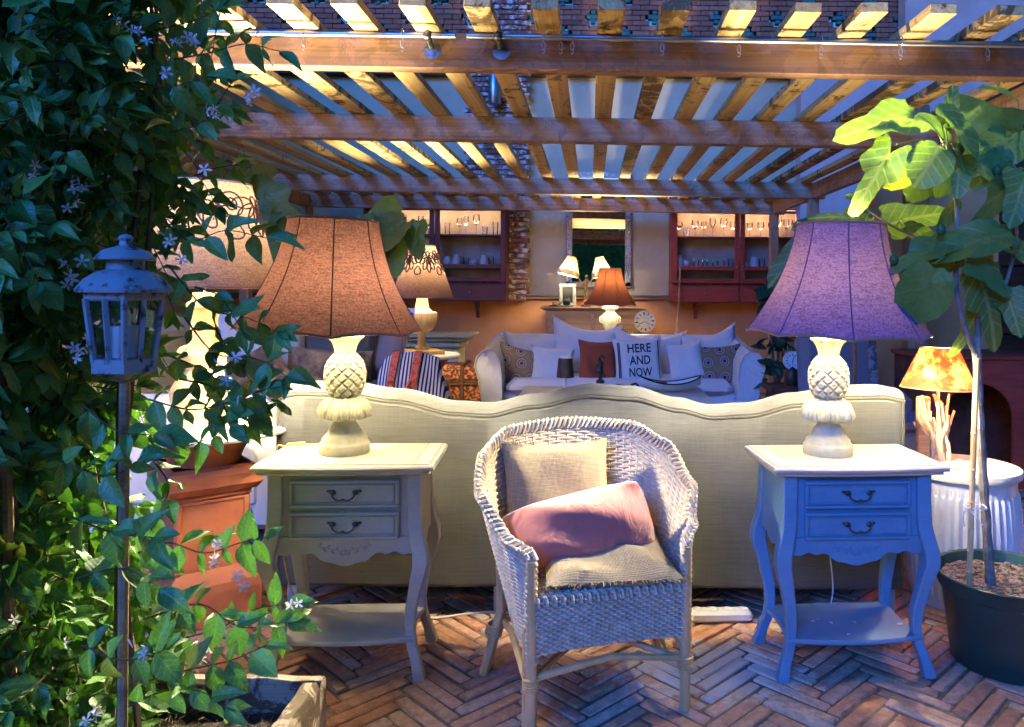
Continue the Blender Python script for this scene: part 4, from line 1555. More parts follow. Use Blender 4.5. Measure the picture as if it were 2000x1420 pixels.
for a, b in ((-.95, -.36), (.95, -.36), (-.95, .4), (.95, .4)):
    m = MB(); m.box((a, b, .07), (.06, .06, .14), ch=.006); m.build('leg', M['oldwood'], bs)
def bk(px, py, Y): return at(px, py, Y)
big = [(1040, 700, .54, .50, 0, 31, 'vine-side white back cushion, first of four on the white sofa'), (1138, 690, .62, .58, 8, 32, 'tall white back cushion, second of four from the trunk'),
       (1268, 700, .66, .52, 3, 33, 'white back cushion behind the lettered one, third of four'), (1390, 695, .54, .50, -10, 34, 'white back cushion by the basket plant, last of four')]
for px, py, w_, h_, tl, sd, lb in big:
    p = bk(px, py, 7.08)
    put_cushion(lb, M['cotton'], (p.x, 7.12 + .01 * (sd % 3), p.z), (R(-12), R(tl), R(rnd.uniform(-4, 4))), w_, h_, .2, sd, pinch=.08, sag=.05, ear=.025, wrinkle=.012)
def m_patt():
    t_ = NT('medallion print')
    vo = t_.n('ShaderNodeTexVoronoi', voronoi_dimensions='2D')
    sx_ = t_.n('ShaderNodeSeparateXYZ'); cx2 = t_.n('ShaderNodeCombineXYZ')
    t_.l(t_.map((8, 8, 8)), sx_.inputs[0]); t_.l(sx_.outputs[0], cx2.inputs[0]); t_.l(sx_.outputs[2], cx2.inputs[1])
    t_.l(cx2.outputs[0], vo.inputs['Vector'])
    vo.inputs['Scale'].default_value = 1.0
    vo.inputs['Randomness'].default_value = .35
    ring = t_.wave(t_.map(), 1, 'X')
    d = vo.outputs['Distance']
    col = t_.ramp(d, [(.10, (.05, .035, .05)), (.16, (.42, .34, .3)), (.24, (.07, .05, .06)), (.32, (.42, .34, .28)), (.37, (.2, .14, .085)), (.6, (.24, .175, .105))])
    return t_.done(t_.bsdf(col, .9, 0, t_.bump(t_.noise(t_.map((250, 250, 250)), 1), .25, .002), .1))
m_pat = m_patt()
smalls = [(1008, 716, .36, .34, 14, 41, m_pat, 'medallion-print cushion against the trunk-side arm of the white sofa'),
          (1078, 716, .37, .33, 4, 42, M['cotton'], 'small white cushion beside the trunk-side medallion cushion'),
          (1168, 709, .33, .38, 2, 43, M['rust'], 'rust brown cushion next to the lettered cushion'),
          (1340, 707, .31, .33, -8, 45, M['cotton'], 'small white cushion beside the lettered cushion, basket side'),
          (1406, 714, .38, .34, -4, 46, m_pat, 'medallion-print cushion against the basket-side arm of the white sofa')]
for px, py, w_, h_, tl, sd, mt, lb in smalls:
    p = bk(px, py, 6.72)
    put_cushion(lb, mt, (p.x, 6.74, p.z), (R(-14), R(tl), R(rnd.uniform(-8, 8))), w_, h_, .13, sd, pipe=(mt if mt is not M['cotton'] else None), wrinkle=.008, ear=.012)
# lettered cushion
p = bk(1246, 706, 6.70)
cu, surf = put_cushion('white cushion lettered HERE AND NOW with blue edge stripes on the white sofa', M['cotton'], (p.x, 6.70, p.z), (R(-13), R(-3), R(3)), .41, .40, .13, 44, pipe=M['cream'], wrinkle=.006, ear=.012)
m_ink = m_plain('navy print', (.012, .014, .035), .8)


def text_mesh(txt, width, height):
    cu_ = bpy.data.curves.new('lettering', 'FONT')
    cu_.body = txt
    cu_.align_x = 'CENTER'
    cu_.resolution_u = 3
    cu_.offset = .018
    o_ = bpy.data.objects.new('lettering', cu_)
    COL.objects.link(o_)
    dg = bpy.context.evaluated_depsgraph_get()
    me = bpy.data.meshes.new_from_object(o_.evaluated_get(dg))
    bpy.data.objects.remove(o_)
    co = np.array([v.co[:] for v in me.vertices])
    lo_, hi_ = co.min(0), co.max(0)
    co[:, 0] = (co[:, 0] - (lo_[0] + hi_[0]) / 2) / (hi_[0] - lo_[0]) * width
    co[:, 1] = (co[:, 1] - lo_[1]) / (hi_[1] - lo_[1]) * height
    return co, [tuple(p_.vertices) for p_ in me.polygons]
for txt, wd, zz in (('HERE', .205, .070), ('AND', .180, -.035), ('NOW', .200, -.140)):
    co, fc = text_mesh(txt, wd, .078)
    m = MB(); m.add([(x + .012, surf(x + .012, y + zz) - .003, y + zz) for x, y, _ in co], fc); m.build('lettering', m_ink, cu, smooth=False)
for xs in (-.172, -.160, .178):
    m = MB(); m.grid([[Vector((xs + dx, surf(xs + dx, zz) - .003, zz)) for dx in (-.004, .004)] for zz in np.linspace(-.17, .17, 16)]); m.f = [tuple(reversed(f)) for f in m.f]; m.build('stripe', m_ink, cu)

# ---------------------------------------------------------------- console and red lamp behind the white sofa
t = thing('console_table', 'narrow wooden console behind the white sofa under the red lamp', 'console table', (.22, 7.75, 0))
m = MB(); m.box((0, 0, .735), (.9, .3, .03), ch=.006); m.build('top', M['oldwood'], t)
for a in (-.4, .4):
    for b in (-.1, .1):
        m = MB(); m.box((a, b, .36), (.05, .05, .72), ch=.004); m.build('leg', M['oldwood'], t)
t = thing('table_lamp', 'carved cream urn lamp with red-brown bell shade behind the white sofa', 'table lamp', (.19, 7.72, .75))
m = MB(); m.lathe([(.09, 0), (.09, .03), (.05, .05), (.045, .09), (.06, .11), (.075, .16), (.085, .20), (.07, .24), (.045, .27), (.05, .29), (.08, .30), (.08, .325), (.03, .33)], 36, fn=lambda a, r, z_: r * (1 + .05 * math.cos(8 * a) * (1 if .1 < z_ < .26 else 0))); 
for sx in (-1, 1):
    m.tube([(sx * (.085 + .018 * math.cos(a)), 0, .19 + .028 * math.sin(a)) for a in np.linspace(0, 2 * PI, 12, endpoint=False)], .009, 6, closed=True)
m.build('urn', M['carved'], t)
p_, s_, r_, r2 = bell_shade(.275, .115, .365, 8)
so = p_.build('shade', M['shade_red'], t, loc=(0, 0, .34), rot=(0, 0, R(22)))
s_.build('seam', M['seam'], so); r_.build('lower_rim', M['rim'], so, kind='stuff'); r2.build('upper_rim', M['rim'], so, kind='stuff')
m = MB(); m.lathe([(.006, .32), (.006, .49), (.018, .495), (.018, .54)], 10); m.build('socket', M['metal_dark'], t)
m = MB(); m.ball((0, 0, 0), .03, 12); m.build('bulb', M['bulb'], t, loc=(0, 0, .58))
lamp_light('bulb_light', t, (0, 0, .58), 200, rad=.03)


# ---------------------------------------------------------------- sideboard with cane doors
sbx, sby = .02, 8.83
sb = thing('sideboard', 'pine sideboard with cane-panelled doors standing below the tall mirror', 'sideboard', (sbx, sby, 0))
m = MB(); m.box((0, 0, .50), (1.06, .42, 1.0), ch=.004); m.build('carcass', M['oldwood'], sb)
m = MB(); m.box((0, -.005, 1.008), (1.12, .46, .02), ch=.008); m.box((0, -.005, 1.03), (1.18, .50, .026), ch=.010); m.build('cornice', M['oldwood'], sb)
cane_m = m_noisy('cane webbing', (.30, .18, .09), (.42, .27, .14), 30, .6, .1, 80)
for dx in (-.27, .27):
    m = MB()
    m.box((dx, -.221, .86), (.42, .02, .12), ch=.004); m.box((dx, -.221, .26), (.42, .02, .18), ch=.004)
    for e in (-.215, .215):
        m.box((dx + e, -.221, .55), (.07, .0204, .74), ch=.004)
    dr = m.build('door', M['oldwood'], sb)
    m = MB(); m.box((dx, -.213, .56), (.36, .004, .48)); m.build('backing', M['leather'], dr)
    m = MB()
    for k in range(17):
        m.box((dx - .17 + .02125 * k, -.2175, .56), (.007, .003, .48))
    for k in range(23):
        m.box((dx, -.2195, .33 + .0215 * k), (.36, .003, .007))
    m.build('cane_panel', cane_m, dr, kind='stuff')
m = MB(); m.box((0, -.222, .53), (.045, .022, .9), ch=.004); m.build('centre_stile', M['oldwood'], sb)

# white wall clock hung on the sideboard corner
def clock(label, loc, rad, rot, parent_depth=.03, cat='clock'):
    t = thing('wall_clock', label, cat, loc)
    t.rotation_euler = rot
    q = Matrix.Rotation(PI / 2, 4, 'X')
    m = MB(); m.lathe([(0, 0), (rad * .93, 0), (rad * .97, .006), (rad, .0), (rad, -.02), (rad * .9, -.025), (0, -.025)], 40, q, capb=False, capt=False); m.build('dial', M['white'], t)
    for k in range(12):
        a = k * PI / 6
        m = MB(); m.box((0, -.007, rad * .74), (rad * .075 * (1.6 if k % 3 == 0 else 1), .002, rad * .26), Matrix.Rotation(a, 4, 'Y')); m.build('numeral', M['black'], t)
    for a, l_ in ((R(130), .45), (R(250), .62)):
        m = MB(); m.box((0, -.010, rad * l_ / 2), (rad * .05, .002, rad * l_), Matrix.Rotation(a, 4, 'Y')); m.build('hand', M['black'], t)
    return t
clock('white round clock with roman-style marks hanging at the sideboard corner', (.60, 8.575, .885), .122, (0, R(-6), 0))

# photo frame, succulent tray and the two-armed fringed lamp on the sideboard
ZT = 1.043
t = thing('photo_frame', 'small cream photo frame standing on the sideboard beside the fringed lamp', 'photo frame', (-.275, 8.95, ZT))
t.rotation_euler = (R(-8), 0, R(6))
m = MB()
m.box((0, 0, .02), (.20, .02, .04), ch=.006); m.box((0, 0, .24), (.20, .02, .04), ch=.006); m.box((-.08, .0005, .13), (.04, .02, .18), ch=.006); m.box((.08, .0005, .13), (.04, .02, .18), ch=.006)
m.build('frame', M['carved'], t)
m = MB(); m.box((0, .004, .13), (.12, .006, .18)); m.build('picture', M['black'], t)
t = thing('succulent_tray', 'dark tray with small potted succulents on the sideboard', 'tray', (-.34, 8.72, ZT))
m = MB(); m.box((0, 0, .008), (.28, .13, .014), ch=.004); m.build('tray', M['black'], t)
m = MB(); m.lathe([(.03, .015), (.04, .018), (.046, .07), (.042, .072), (.038, .06), (0, .058)], 16, Matrix.Translation((.06, 0, 0))); m.build('pot', M['black'], t)
m_suc = m_noisy('succulent', (.10, .16, .05), (.25, .30, .10), 20, .5, .2, 60)
m = MB()
for k in range(26):
    a, e = rnd.uniform(0, 6.28), rnd.uniform(.3, 1.4)
    cx_ = .06 if k < 12 else rnd.uniform(-.11, 0)
    b_ = Vector((cx_, rnd.uniform(-.02, .02), .06 if k < 12 else .015))
    d_ = Vector((math.cos(a) * math.cos(e), math.sin(a) * math.cos(e), math.sin(e))) * rnd.uniform(.03, .055)
    m.tube([b_, b_ + d_ * .6, b_ + d_], [.005, .006, .001], 5)
m.build('foliage', m_suc, t, kind='stuff')

t = thing('figure_lamp', 'two-armed figure lamp with fringed cream shades on the sideboard', 'table lamp', (-.06, 8.80, ZT))
m_gold = m_noisy('gilded bronze', (.4, .25, .1), (.62, .45, .22), 20, .35, .3, 60, metal=.8)
m = MB(); m.lathe([(.06, 0), (.06, .02), (.03, .035), (.035, .06), (.02, .075)], 18); m.build('base', M['redwood'], t)
m = MB()
m.tube(bez([(-.012, 0, .07), (-.016, 0, .13), (-.012, 0, .19), (0, 0, .21)], 4), [.012] * 13, 7)
m.tube(bez([(.016, 0, .07), (.02, 0, .13), (.012, 0, .19), (0, 0, .21)], 4), [.012] * 13, 7)
m.tube(bez([(0, 0, .20), (0, 0, .24), (.002, 0, .29), (.002, 0, .32)], 4), [.018 + .006 * math.sin(i / 12 * PI) for i in range(13)], 8)
m.ball((.004, -.004, .345), .02, 10)
m.tube(bez([(-.012, 0, .30), (-.05, -.01, .27), (-.08, 0, .31)], 5), .008, 6)
m.tube(bez([(.014, 0, .30), (.05, -.01, .29), (.075, 0, .34)], 5), .008, 6)
m.build('figure', m_gold, t)
M['shade_cream'] = m_shade('striped cream shade', (.25, .17, .09), (.85, .66, .36), .04, contrast=.35)
m_fringe = m_shade('cream bead fringe', (.5, .44, .31), (.9, .8, .55), .10, contrast=.3)
for (sx, sz, tl, px_) in ((-.20, .42, 14, -.08), (.175, .415, -10, .075)):
    m = MB(); m.tube(bez([(px_, 0, .32), (sx * .75, 0, .40), (sx, 0, sz + .10)], 6), .005, 6); arm = m.build('arm', m_gold, t)
    sh = bell_shade(.115, .052, .155, 6, flare=1.6)
    so = sh[0].build('shade', M['shade_cream'], t, loc=(sx, 0, sz), rot=(0, R(tl), R(15)))
    sh[1].build('seam', M['leather'], so)
    m = MB()
    for k in range(64):
        a = 2 * PI * k / 64
        ln = rnd.uniform(.058, .07)
        m.tube([(.112 * math.cos(a), .112 * math.sin(a), -.004), (.114 * math.cos(a), .114 * math.sin(a), -ln)], .0058, 4)
    m.build('fringe', m_fringe, so, kind='stuff')
    lamp_light('bulb_light', t, (sx, 0, sz + .03), 20, rad=.02)

# ---------------------------------------------------------------- tall mirror
mr = thing('tall_mirror', 'tall silver-framed mirror on the white wall above the sideboard', 'mirror', (.085, 9.27, 0))
m_silver = m_noisy('carved silver frame', (.22, .20, .18), (.50, .46, .42), 40, .45, .5, 70, metal=.35)
m = MB()
for sx in (-1, 1):
    m.box((sx * .355, 0, 1.95), (.075, .04, 1.36), ch=.008); m.box((sx * .328, -.012, 1.95), (.016, .03, 1.30), ch=.005)
m.box((0, .0005, 1.295), (.784, .041, .07), ch=.008); m.box((0, .0005, 2.62), (.784, .041, .07), ch=.008)
fo = m.build('frame', m_silver, mr)
m = MB()
for sx in (-1, 1):
    for k in range(40):
        m.ball((sx * .358, -.022, 1.34 + .0325 * k), .014, 8, sq=(1, .5, 1))
m.build('beading', m_silver, fo, kind='stuff')
tm = NT('mirror glass')
mg = tm.n('ShaderNodeBsdfGlossy'); mg.inputs[0].default_value = (.86, .88, .88, 1); mg.inputs[1].default_value = .0
m = MB(); m.add([(-.32, -.004, 1.33), (.32, -.004, 1.33), (.32, -.004, 2.59), (-.32, -.004, 2.59)], [(0, 1, 2, 3)]); m.build('glass', tm.done(mg.outputs[0]), mr, rot=(R(0), 0, 0))

# ---------------------------------------------------------------- glazed wall cabinets with lit shelves
M['glass'] = m_glass('cabinet pane')
M['crystal'] = m_glass('drinking glass', (.93, .95, .96), 2.2)
m_inner = m_noisy('cabinet interior', (.42, .30, .2), (.56, .42, .3), 6, .7, .1, 40)
m_led = m_emit('shelf light strip', (1.0, .80, .55), 16.0)


def goblet(x, y, z_, h_, r_):
    m = MB(); m.lathe([(r_ * .75, 0), (r_ * .1, .004), (r_ * .08, h_ * .45), (r_ * .5, h_ * .52), (r_, h_ * .72), (r_ * .85, h_)], 14, Matrix.Translation((x, y, z_)), capt=False)
    return m
def tumbler(x, y, z_, h_, r_):
    m = MB(); m.lathe([(r_ * .8, 0), (r_ * .85, .004), (r_, h_)], 14, Matrix.Translation((x, y, z_)), capt=False)
    return m


def wall_cabinet(label, x0, x1, paint, seed, panes):
    rg = random.Random(seed)
    t = thing('wall_cabinet', label, 'cabinet', ((x0 + x1) / 2, panes, 1.09))
    W = x1 - x0
    H, D = 1.35, .30
    m = MB()
    m.box((-W / 2 + .012, -D / 2, H / 2), (.024, D, H)); m.box((W / 2 - .012, -D / 2, H / 2), (.024, D, H))
    m.box((0, -D / 2, .012), (W - .048, D - .002, .024)); m.box((0, -D / 2, H - .012), (W - .048, D - .002, .024)); m.box((0, -.008, H / 2), (W - .05, .012, H - .05))
    m.build('carcass', paint, t)
    m = MB(); m.box((0, -.017, H / 2), (W - .06, .004, H - .06)); m.build('interior_back', m_inner, t)
    shelves = (.21, .385, .79, .81 + .30)
    for zz in (.21, .40, .77, 1.10):
        m = MB(); m.box((0, -D / 2 - .005 + .01, zz), (W - .052, D - .05, .018)); m.build('shelf', paint, t)
    m = MB(); m.box((0, -.235, 1.080), (W - .12, .016, .010)); m.build('light_strip', m_led, t)
    m = MB(); m.box((0, -.25, 1.071), (W - .06, .008, .036)); m.build('valance', paint, t)
    
    nd = 2
    dw = (W - .01) / nd
    for k in range(nd):
        cx_ = -W / 2 + .005 + dw * (k + .5)
        m = MB()
        yf = -D - .012
        for e in (-1, 1):
            m.box((cx_ + e * (dw / 2 - .032), yf, .79), (.058, .022, 1.12), ch=.004)
        for zz, hh in ((.255, .05), (.405, .05), (1.325, .05)):
            m.box((cx_, yf + .0005, zz), (dw - .122, .021, hh), ch=.004)
        d_ = m.build('door', paint, t)
        for z0, z1 in ((.28, .38), (.43, 1.30)):
            m = MB(); m.add([(cx_ - dw / 2 + .06, yf, z0), (cx_ + dw / 2 - .06, yf, z0), (cx_ + dw / 2 - .06, yf, z1), (cx_ - dw / 2 + .06, yf, z1)], [(0, 1, 2, 3)]); m.build('pane', M['glass'], d_, smooth=False)
        m = MB(); m.ball((cx_ + (dw / 2 - .032) * (1 if k == 0 else -1), yf - .022, .42), .016, 10); m.build('knob', M['brass'], d_)
        m = MB(); m.box((cx_, -D - .010, .105), (dw - .012, .02, .19), ch=.005); dd = m.build('drawer', paint, t)
        m = MB(); m.ball((cx_, -D - .034, .105), .015, 10); m.build('knob', M['brass'], dd)
    for bx in (-W * .3, W * .28):
        m = MB(); m.prism([(0, 0), (0, -.2), (-.03, -.2), (-.06, -.1), (-.2, -.03), (-.2, 0)], -.02, .02)
        m.v = [(zz + bx, x, y - .001) for x, y, zz in m.v]
        m.build('bracket', paint, t, smooth=False)
    # glassware standing inside
    for z_, kind in ((.779, 'row'), (.409, 'row2'), (.219, 'low')):
        x = -W / 2 + .10
        while x < W / 2 - .1:
            y = rg.uniform(-.21, -.10)
            if kind == 'row':
                m = goblet(x, y, z_, rg.uniform(.17, .26), rg.uniform(.035, .05)) if rg.random() < .65 else tumbler(x, y, z_, rg.uniform(.1, .16), .035)
                mt = M['crystal']
            elif kind == 'row2':
                if rg.random() < .55:
                    m = tumbler(x, y, z_, rg.uniform(.09, .14), .038); mt = M['crystal']
                else:
                    m = MB(); h_ = rg.uniform(.08, .15); m.lathe([(.03, 0), (.05, .02), (.055, h_ * .5), (.035, h_ * .85), (.04, h_)], 14, Matrix.Translation((x, y, z_)), capt=False); mt = M['white']
            else:
                m = MB(); m.lathe([(.03, 0), (.07, .012), (.085, .03), (.08, .032), (.03, .008)], 16, Matrix.Translation((x, y, z_))); mt = M['white']
            g_ = m.build('drinking_glass' if mt is M['crystal'] else 'crockery', mt)
            g_.location = t.location
            tag(g_, None, 'glass' if mt is M['crystal'] else 'crockery')
            GL.append((g_, kind, seed, mt is M['crystal']))
            x += rg.uniform(.085, .13)
    return t
GL = []
m_plum = m_noisy('dark plum paint', (.085, .016, .014), (.13, .026, .022), 6, .45, .1, 40)
wall_cabinet('dark plum glazed wall cabinet with lit glassware beside the brick pier', -2.64, -.985, m_plum, 5, 9.175)
wall_cabinet('red glazed wall cabinet with lit glassware above the basket plant', .935, 2.53, M['redwood'], 9, 9.285)
ORD = ['first', 'second', 'third', 'fourth', 'fifth', 'sixth', 'seventh', 'eighth', 'ninth', 'tenth', 'eleventh', 'twelfth', 'thirteenth', 'fourteenth', 'fifteenth', 'sixteenth', 'seventeenth', 'eighteenth']
cnt = {}
GL5 = [g for g in GL if g[2] == 5]
for g_, kind, seed, cr_ in list(reversed(GL5)) + [g for g in GL if g[2] != 5]:
    side_ = 'plum cabinet' if seed == 5 else 'red cabinet'
    lv = {'row': 'lit upper shelf', 'row2': 'middle shelf', 'low': 'lowest shelf'}[kind]
    what = 'clear drinking glass' if cr_ else ('white jug' if kind == 'row2' else 'white plate')
    k = cnt[(what, lv, side_)] = cnt.get((what, lv, side_), -1) + 1
    tag(g_, f'{what} on the {lv} of the {side_}, {ORD[min(k, 17)]} from the mirror', group=f'{what}{"es" if cr_ else "s"} on the {lv} of the {side_}')

# pole leaning by the red cabinet, spotlight on the pier
m = MB(); p0, p1 = at(1318, 655, 8.55), at(1329, 520, 8.95); m.tube([(p0.x - .02, 8.45, 0.0), (p1.x, 8.955, p1.z)], .011, 8)
tag(m.build('wooden_pole', M['oldwood']), 'thin wooden pole leaning against the red wall cabinet', 'pole')
t = thing('wall_spotlight', 'blue-grey cylinder spotlight fixed high on the brick pier', 'spotlight', (at(966, 185, 9.05).x, 9.05, 3.55))
m = MB(); m.lathe([(.07, -.14), (.075, -.13), (.075, .22), (.06, .24)], 20); m.build('can', M['steel'], t)
m = MB(); m.box((0, .08, .1), (.05, .12, .04), ch=.006); m.build('bracket', M['steel'], t)


# ================================================================ RIGHT SIDE
# ---------------------------------------------------------------- ribbed zinc tub with wooden lid, driftwood lamp
tub = thing('zinc_tub', 'ribbed pale zinc tub with a wooden lid between the nightstand and the potted fig', 'tub', (1.53, 3.17, 0))
m_zinc = m_noisy('whitewashed zinc', (.46, .44, .42), (.64, .62, .60), 9, .45, .3, 50, (1, 1, .3), metal=.25)
def ribs(a, r, z_):
    return r + (.0045 * math.cos(a * 46) if .05 < z_ < .455 else 0)
m = MB(); m.lathe([(.185, 0), (.19, .02), (.198, .049), (.2, .055), (.212, .12), (.222, .22), (.224, .30), (.219, .38), (.211, .45), (.208, .456), (.207, .50), (.211, .505), (.211, .515)], 276, fn=ribs); m.build('ribbed_body', m_zinc, tub)
m = MB(); m.lathe([(.213, .515), (.225, .517), (.228, .53), (.225, .545), (0, .546)], 48); m.build('lid', M['paint_top'], tub)
dl = thing('driftwood_lamp', 'driftwood lamp with a flecked orange paper shade on the zinc tub', 'table lamp', (1.435, 3.17, .546))
m = MB(); m.box((.01, -.03, .011), (.19, .10, .022), ch=.003); m.build('plinth', M['paint_top'], dl)
m = MB(); m.box((-.062, .0, .15), (.05, .03, .26), ch=.004); m.build('plank', M['oldwood'], dl)
m_drift = m_noisy('bleached driftwood', (.34, .24, .14), (.5, .4, .27), 26, .75, .4, 60, (1, 1, .4))
rg = random.Random(12)
for k in range(26):
    bx, by = rg.uniform(-.035, .035), rg.uniform(-.045, .015)
    tx, ty, tz = bx + rg.uniform(-.075, .075), by + rg.uniform(-.04, .03), rg.uniform(.16, .30)
    m = MB(); m.tube(bez([(bx, by, .02), (bx * .7 + rg.uniform(-.015, .015), by * .7, tz * .4), ((bx + tx) / 2 + rg.uniform(-.01, .01), (by + ty) / 2, tz * .7), (tx, ty, tz)], 4), [max(.004, .0095 - .0004 * i) * (1 + .18 * math.sin(2.3 * i + k)) for i in range(13)], 6); m.build('branch', m_drift, dl)
m = MB(); m.lathe([(.006, .02), (.006, .33), (.016, .335), (.016, .37)], 10); m.build('stem', M['carved'], dl)
def m_flower_shade():
    t_ = NT('flecked orange paper')
    n_ = t_.noise(t_.map((11, 11, 11)), 1, 5, .7)
    n2 = t_.noise(t_.map((120, 120, 120)), 1, 3)
    col = t_.ramp(n_, [(.44, (.30, .04, .008)), (.50, (.5, .11, .02)), (.55, (.70, .34, .08)), (.7, (.78, .44, .13))])
    col = t_.mix(.5, col, t_.ramp(n2, [(.4, .7), (.6, 1.0)]), 'MULTIPLY')
    di = t_.bsdf(col, .8)
    tl = t_.n('ShaderNodeBsdfTranslucent'); t_.l(col, tl.inputs[0])
    mx = t_.n('ShaderNodeMixShader'); mx.inputs[0].default_value = .03
    t_.l(di, mx.inputs[1]); t_.l(tl.outputs[0], mx.inputs[2])
    return t_.done(mx.outputs[0])
sh, pt_ = cone_shade(.148, .074, .165)
so = sh.build('shade', m_flower_shade(), dl, loc=(0, 0, .315), rot=(R(-2), R(2), 0))
m = MB(); m.tube([pt_(2 * PI * i / 48, 0) for i in range(48)], .0025, 5, closed=True); m.build('lower_rim', M['rim'], so)
m = MB(); m.tube([pt_(2 * PI * i / 48, 1) for i in range(48)], .0025, 5, closed=True); m.build('upper_rim', M['rim'], so)
m = MB(); m.ball((0, 0, 0), .025, 12); m.build('bulb', M['bulb'], dl, loc=(0, 0, .395))
lamp_light('bulb_light', dl, (0, 0, .395), 34, rad=.025)
m = MB(); m.box((0, 0, .004), (.075, .05, .006), ch=.001); o = m.build('price_card', M['white'], loc=(1.50, 3.02, .546), rot=(R(60), 0, R(4))); tag(o, 'small white card standing in front of the driftwood lamp', 'card')

# ---------------------------------------------------------------- power strips on the floor
def power_strip(label, loc, rz, L):
    t = thing('power_strip', label, 'power strip', loc, rz, 'white power strips under the sofa')
    m = MB(); m.box((0, 0, .022), (L, .06, .044), ch=.012); m.build('housing', M['white'], t)
    for k in range(4):
        m = MB(); m.lathe([(.019, .0445), (.019, .046), (.015, .046), (.014, .040)], 14, Matrix.Translation((-L * .36 + L * .24 * k, 0, 0))); m.build('socket', M['white'], t)
    m = MB(); m.tube(bez([(L / 2, 0, .02), (L / 2 + .1, .01, .006), (L / 2 + .3, .06, .004), (L / 2 + .6, .0, .004)], 6), .004, 5); m.build('cable', M['white'], t)
    return t
power_strip('white power strip on the bricks under the linen sofa by the blue-lit nightstand', (.50, 2.93, 0), R(182), .24)
power_strip('white power strip on the bricks behind the greige nightstand', (-.83, 2.90, 0), R(3), .30)
m = MB(); m.tube(bez([(.862, 2.83, .45), (.89, 2.85, .3), (.90, 2.86, .1), (.8, 2.9, .006), (.66, 2.93, .02)], 8), .0028, 5)
tag(m.build('lamp_cord', M['white']), 'thin white cord hanging behind the blue-lit nightstand', 'cord')

# ---------------------------------------------------------------- armchair, clock bottle and cupboard beyond the sofa
M['grey'] = m_fabric('slate grey upholstery', (.12, .11, .13), (.2, .185, .2), 700, .2)
ac = thing('wing_chair', 'slate grey wing chair with patterned border behind the lamp with the blue-lit shade', 'armchair', (1.86, 5.15, 0), R(18))
m = MB(); m.box((0, 0, .25), (.62, .62, .22), ch=.03); m.build('seat_base', M['grey'], ac)
m = MB(); m.box((0, -.04, .40), (.52, .56, .12), ch=.04); m.build('seat_cushion', M['grey'], ac)
m = MB(); m.box((0, .27, .62), (.62, .14, .76), ch=.05); m.build('backrest', M['grey'], ac, rot=(R(-6), 0, 0))
for sx in (-1, 1):
    m = MB(); m.box((sx * .29, -.02, .42), (.1, .6, .3), ch=.04); m.build('arm', M['grey'], ac)
m_bord = m_noisy('patterned border', (.3, .26, .24), (.08, .07, .08), 26, .9, .1, 60, lo=.45, hi=.55)
m = MB(); m.box((.255, .195, .66), (.07, .012, .60), ch=.003); m.build('border', m_bord, ac, rot=(R(-6), 0, 0))
for a in (-.26, .26):
    for b in (-.26, .26):
        m = MB(); m.box((a, b, .07), (.05, .05, .14), ch=.005); m.build('leg', M['darkwood'], ac)

st = thing('low_bench', 'low dark bench holding the table clock beside the basket plant', 'bench', (1.72, 6.15, 0))
m = MB(); m.box((0, 0, .47), (.62, .36, .05), ch=.012); m.build('seat', M['darkwood'], st)
for a in (-.26, .26):
    m = MB(); m.box((a, 0, .222), (.05, .3, .444), ch=.005); m.build('leg', M['darkwood'], st)
tc_ = thing('table_clock', 'small white-faced clock on a black bottle on the low bench', 'clock', (1.60, 6.12, .495))
m = MB(); m.lathe([(.055, 0), (.06, .01), (.058, .10), (.045, .13), (.03, .15)], 18); m.build('bottle', M['black'], tc_)
q = Matrix.Rotation(PI / 2, 4, 'X')
m = MB(); m.lathe([(0, .03), (.062, .03), (.072, .034), (.074, .028), (.072, .0), (0, 0)], 28, Matrix.Translation((0, -.0, .20)) @ q, capb=False, capt=False); m.build('dial', M['white'], tc_)
for k in range(12):
    a = k * PI / 6
    m = MB(); m.box((0, -.0325, .045), (.006, .002, .014), Matrix.Translation((0, 0, .20)) @ Matrix.Rotation(a, 4, 'Y')); m.build('mark', M['black'], tc_)
for a, l_ in ((R(20), .04), (R(190), .03)):
    m = MB(); m.box((0, -.034, l_ / 2), (.005, .002, l_), Matrix.Translation((0, 0, .20)) @ Matrix.Rotation(a, 4, 'Y')); m.build('hand', M['black'], tc_)
m = MB()
for k in range(40):
    a, e = rnd.uniform(0, 6.28), rnd.uniform(.6, 1.5)
    d_ = Vector((math.cos(a) * math.cos(e), .3 * math.sin(a) * math.cos(e) + .03, math.sin(e))) * rnd.uniform(.1, .2)
    b_ = Vector((0, .045, .13))
    m.tube([b_, b_ + d_ * .6, b_ + d_ + Vector((0, 0, -.01))], [.002, .002, .001], 4)
m.build('dried_grass', M['rattan'], tc_, kind='stuff')

# terracotta partition, timber post and arched hearth cupboard
w = MB(); w.box((2.83, 6.35, 1.15), (1.05, .12, 2.3)); tag(w.build('partition_wall', m_orange), kind='structure')
tp = MB(); tp.box((0, 0, 0), (2.6, .14, .14), ch=.006); o = tp.build('timber_post', M['oldwood'], loc=(2.36, 5.6, 1.3), rot=(0, PI / 2, 0)); tag(o, 'thick old timber post behind the driftwood lamp', 'post')
hc = thing('arched_cupboard', 'dark red-brown cupboard with an arched opening behind the driftwood lamp', 'cupboard', (2.55, 5.15, 0))
m = MB(); out = [(-.42, 0), (-.30, 0)] + [(-.08 + .22 * math.cos(a), .45 + .22 * math.sin(a)) for a in np.linspace(PI, 0, 15)] + [(.14, 0), (.42, 0), (.42, .82), (-.42, .82)]
m.prism(out, -.012, .012); m.v = [(x, -.25 - zz, y) for x, y, zz in m.v]; m.build('front', M['redwood'], hc, smooth=False)
m = MB(); m.box((-.41, 0, .41), (.02, .48, .818)); m.box((.41, 0, .41), (.02, .48, .818)); m.box((0, .235, .41), (.8, .012, .81)); m.build('carcass', M['leather'], hc)
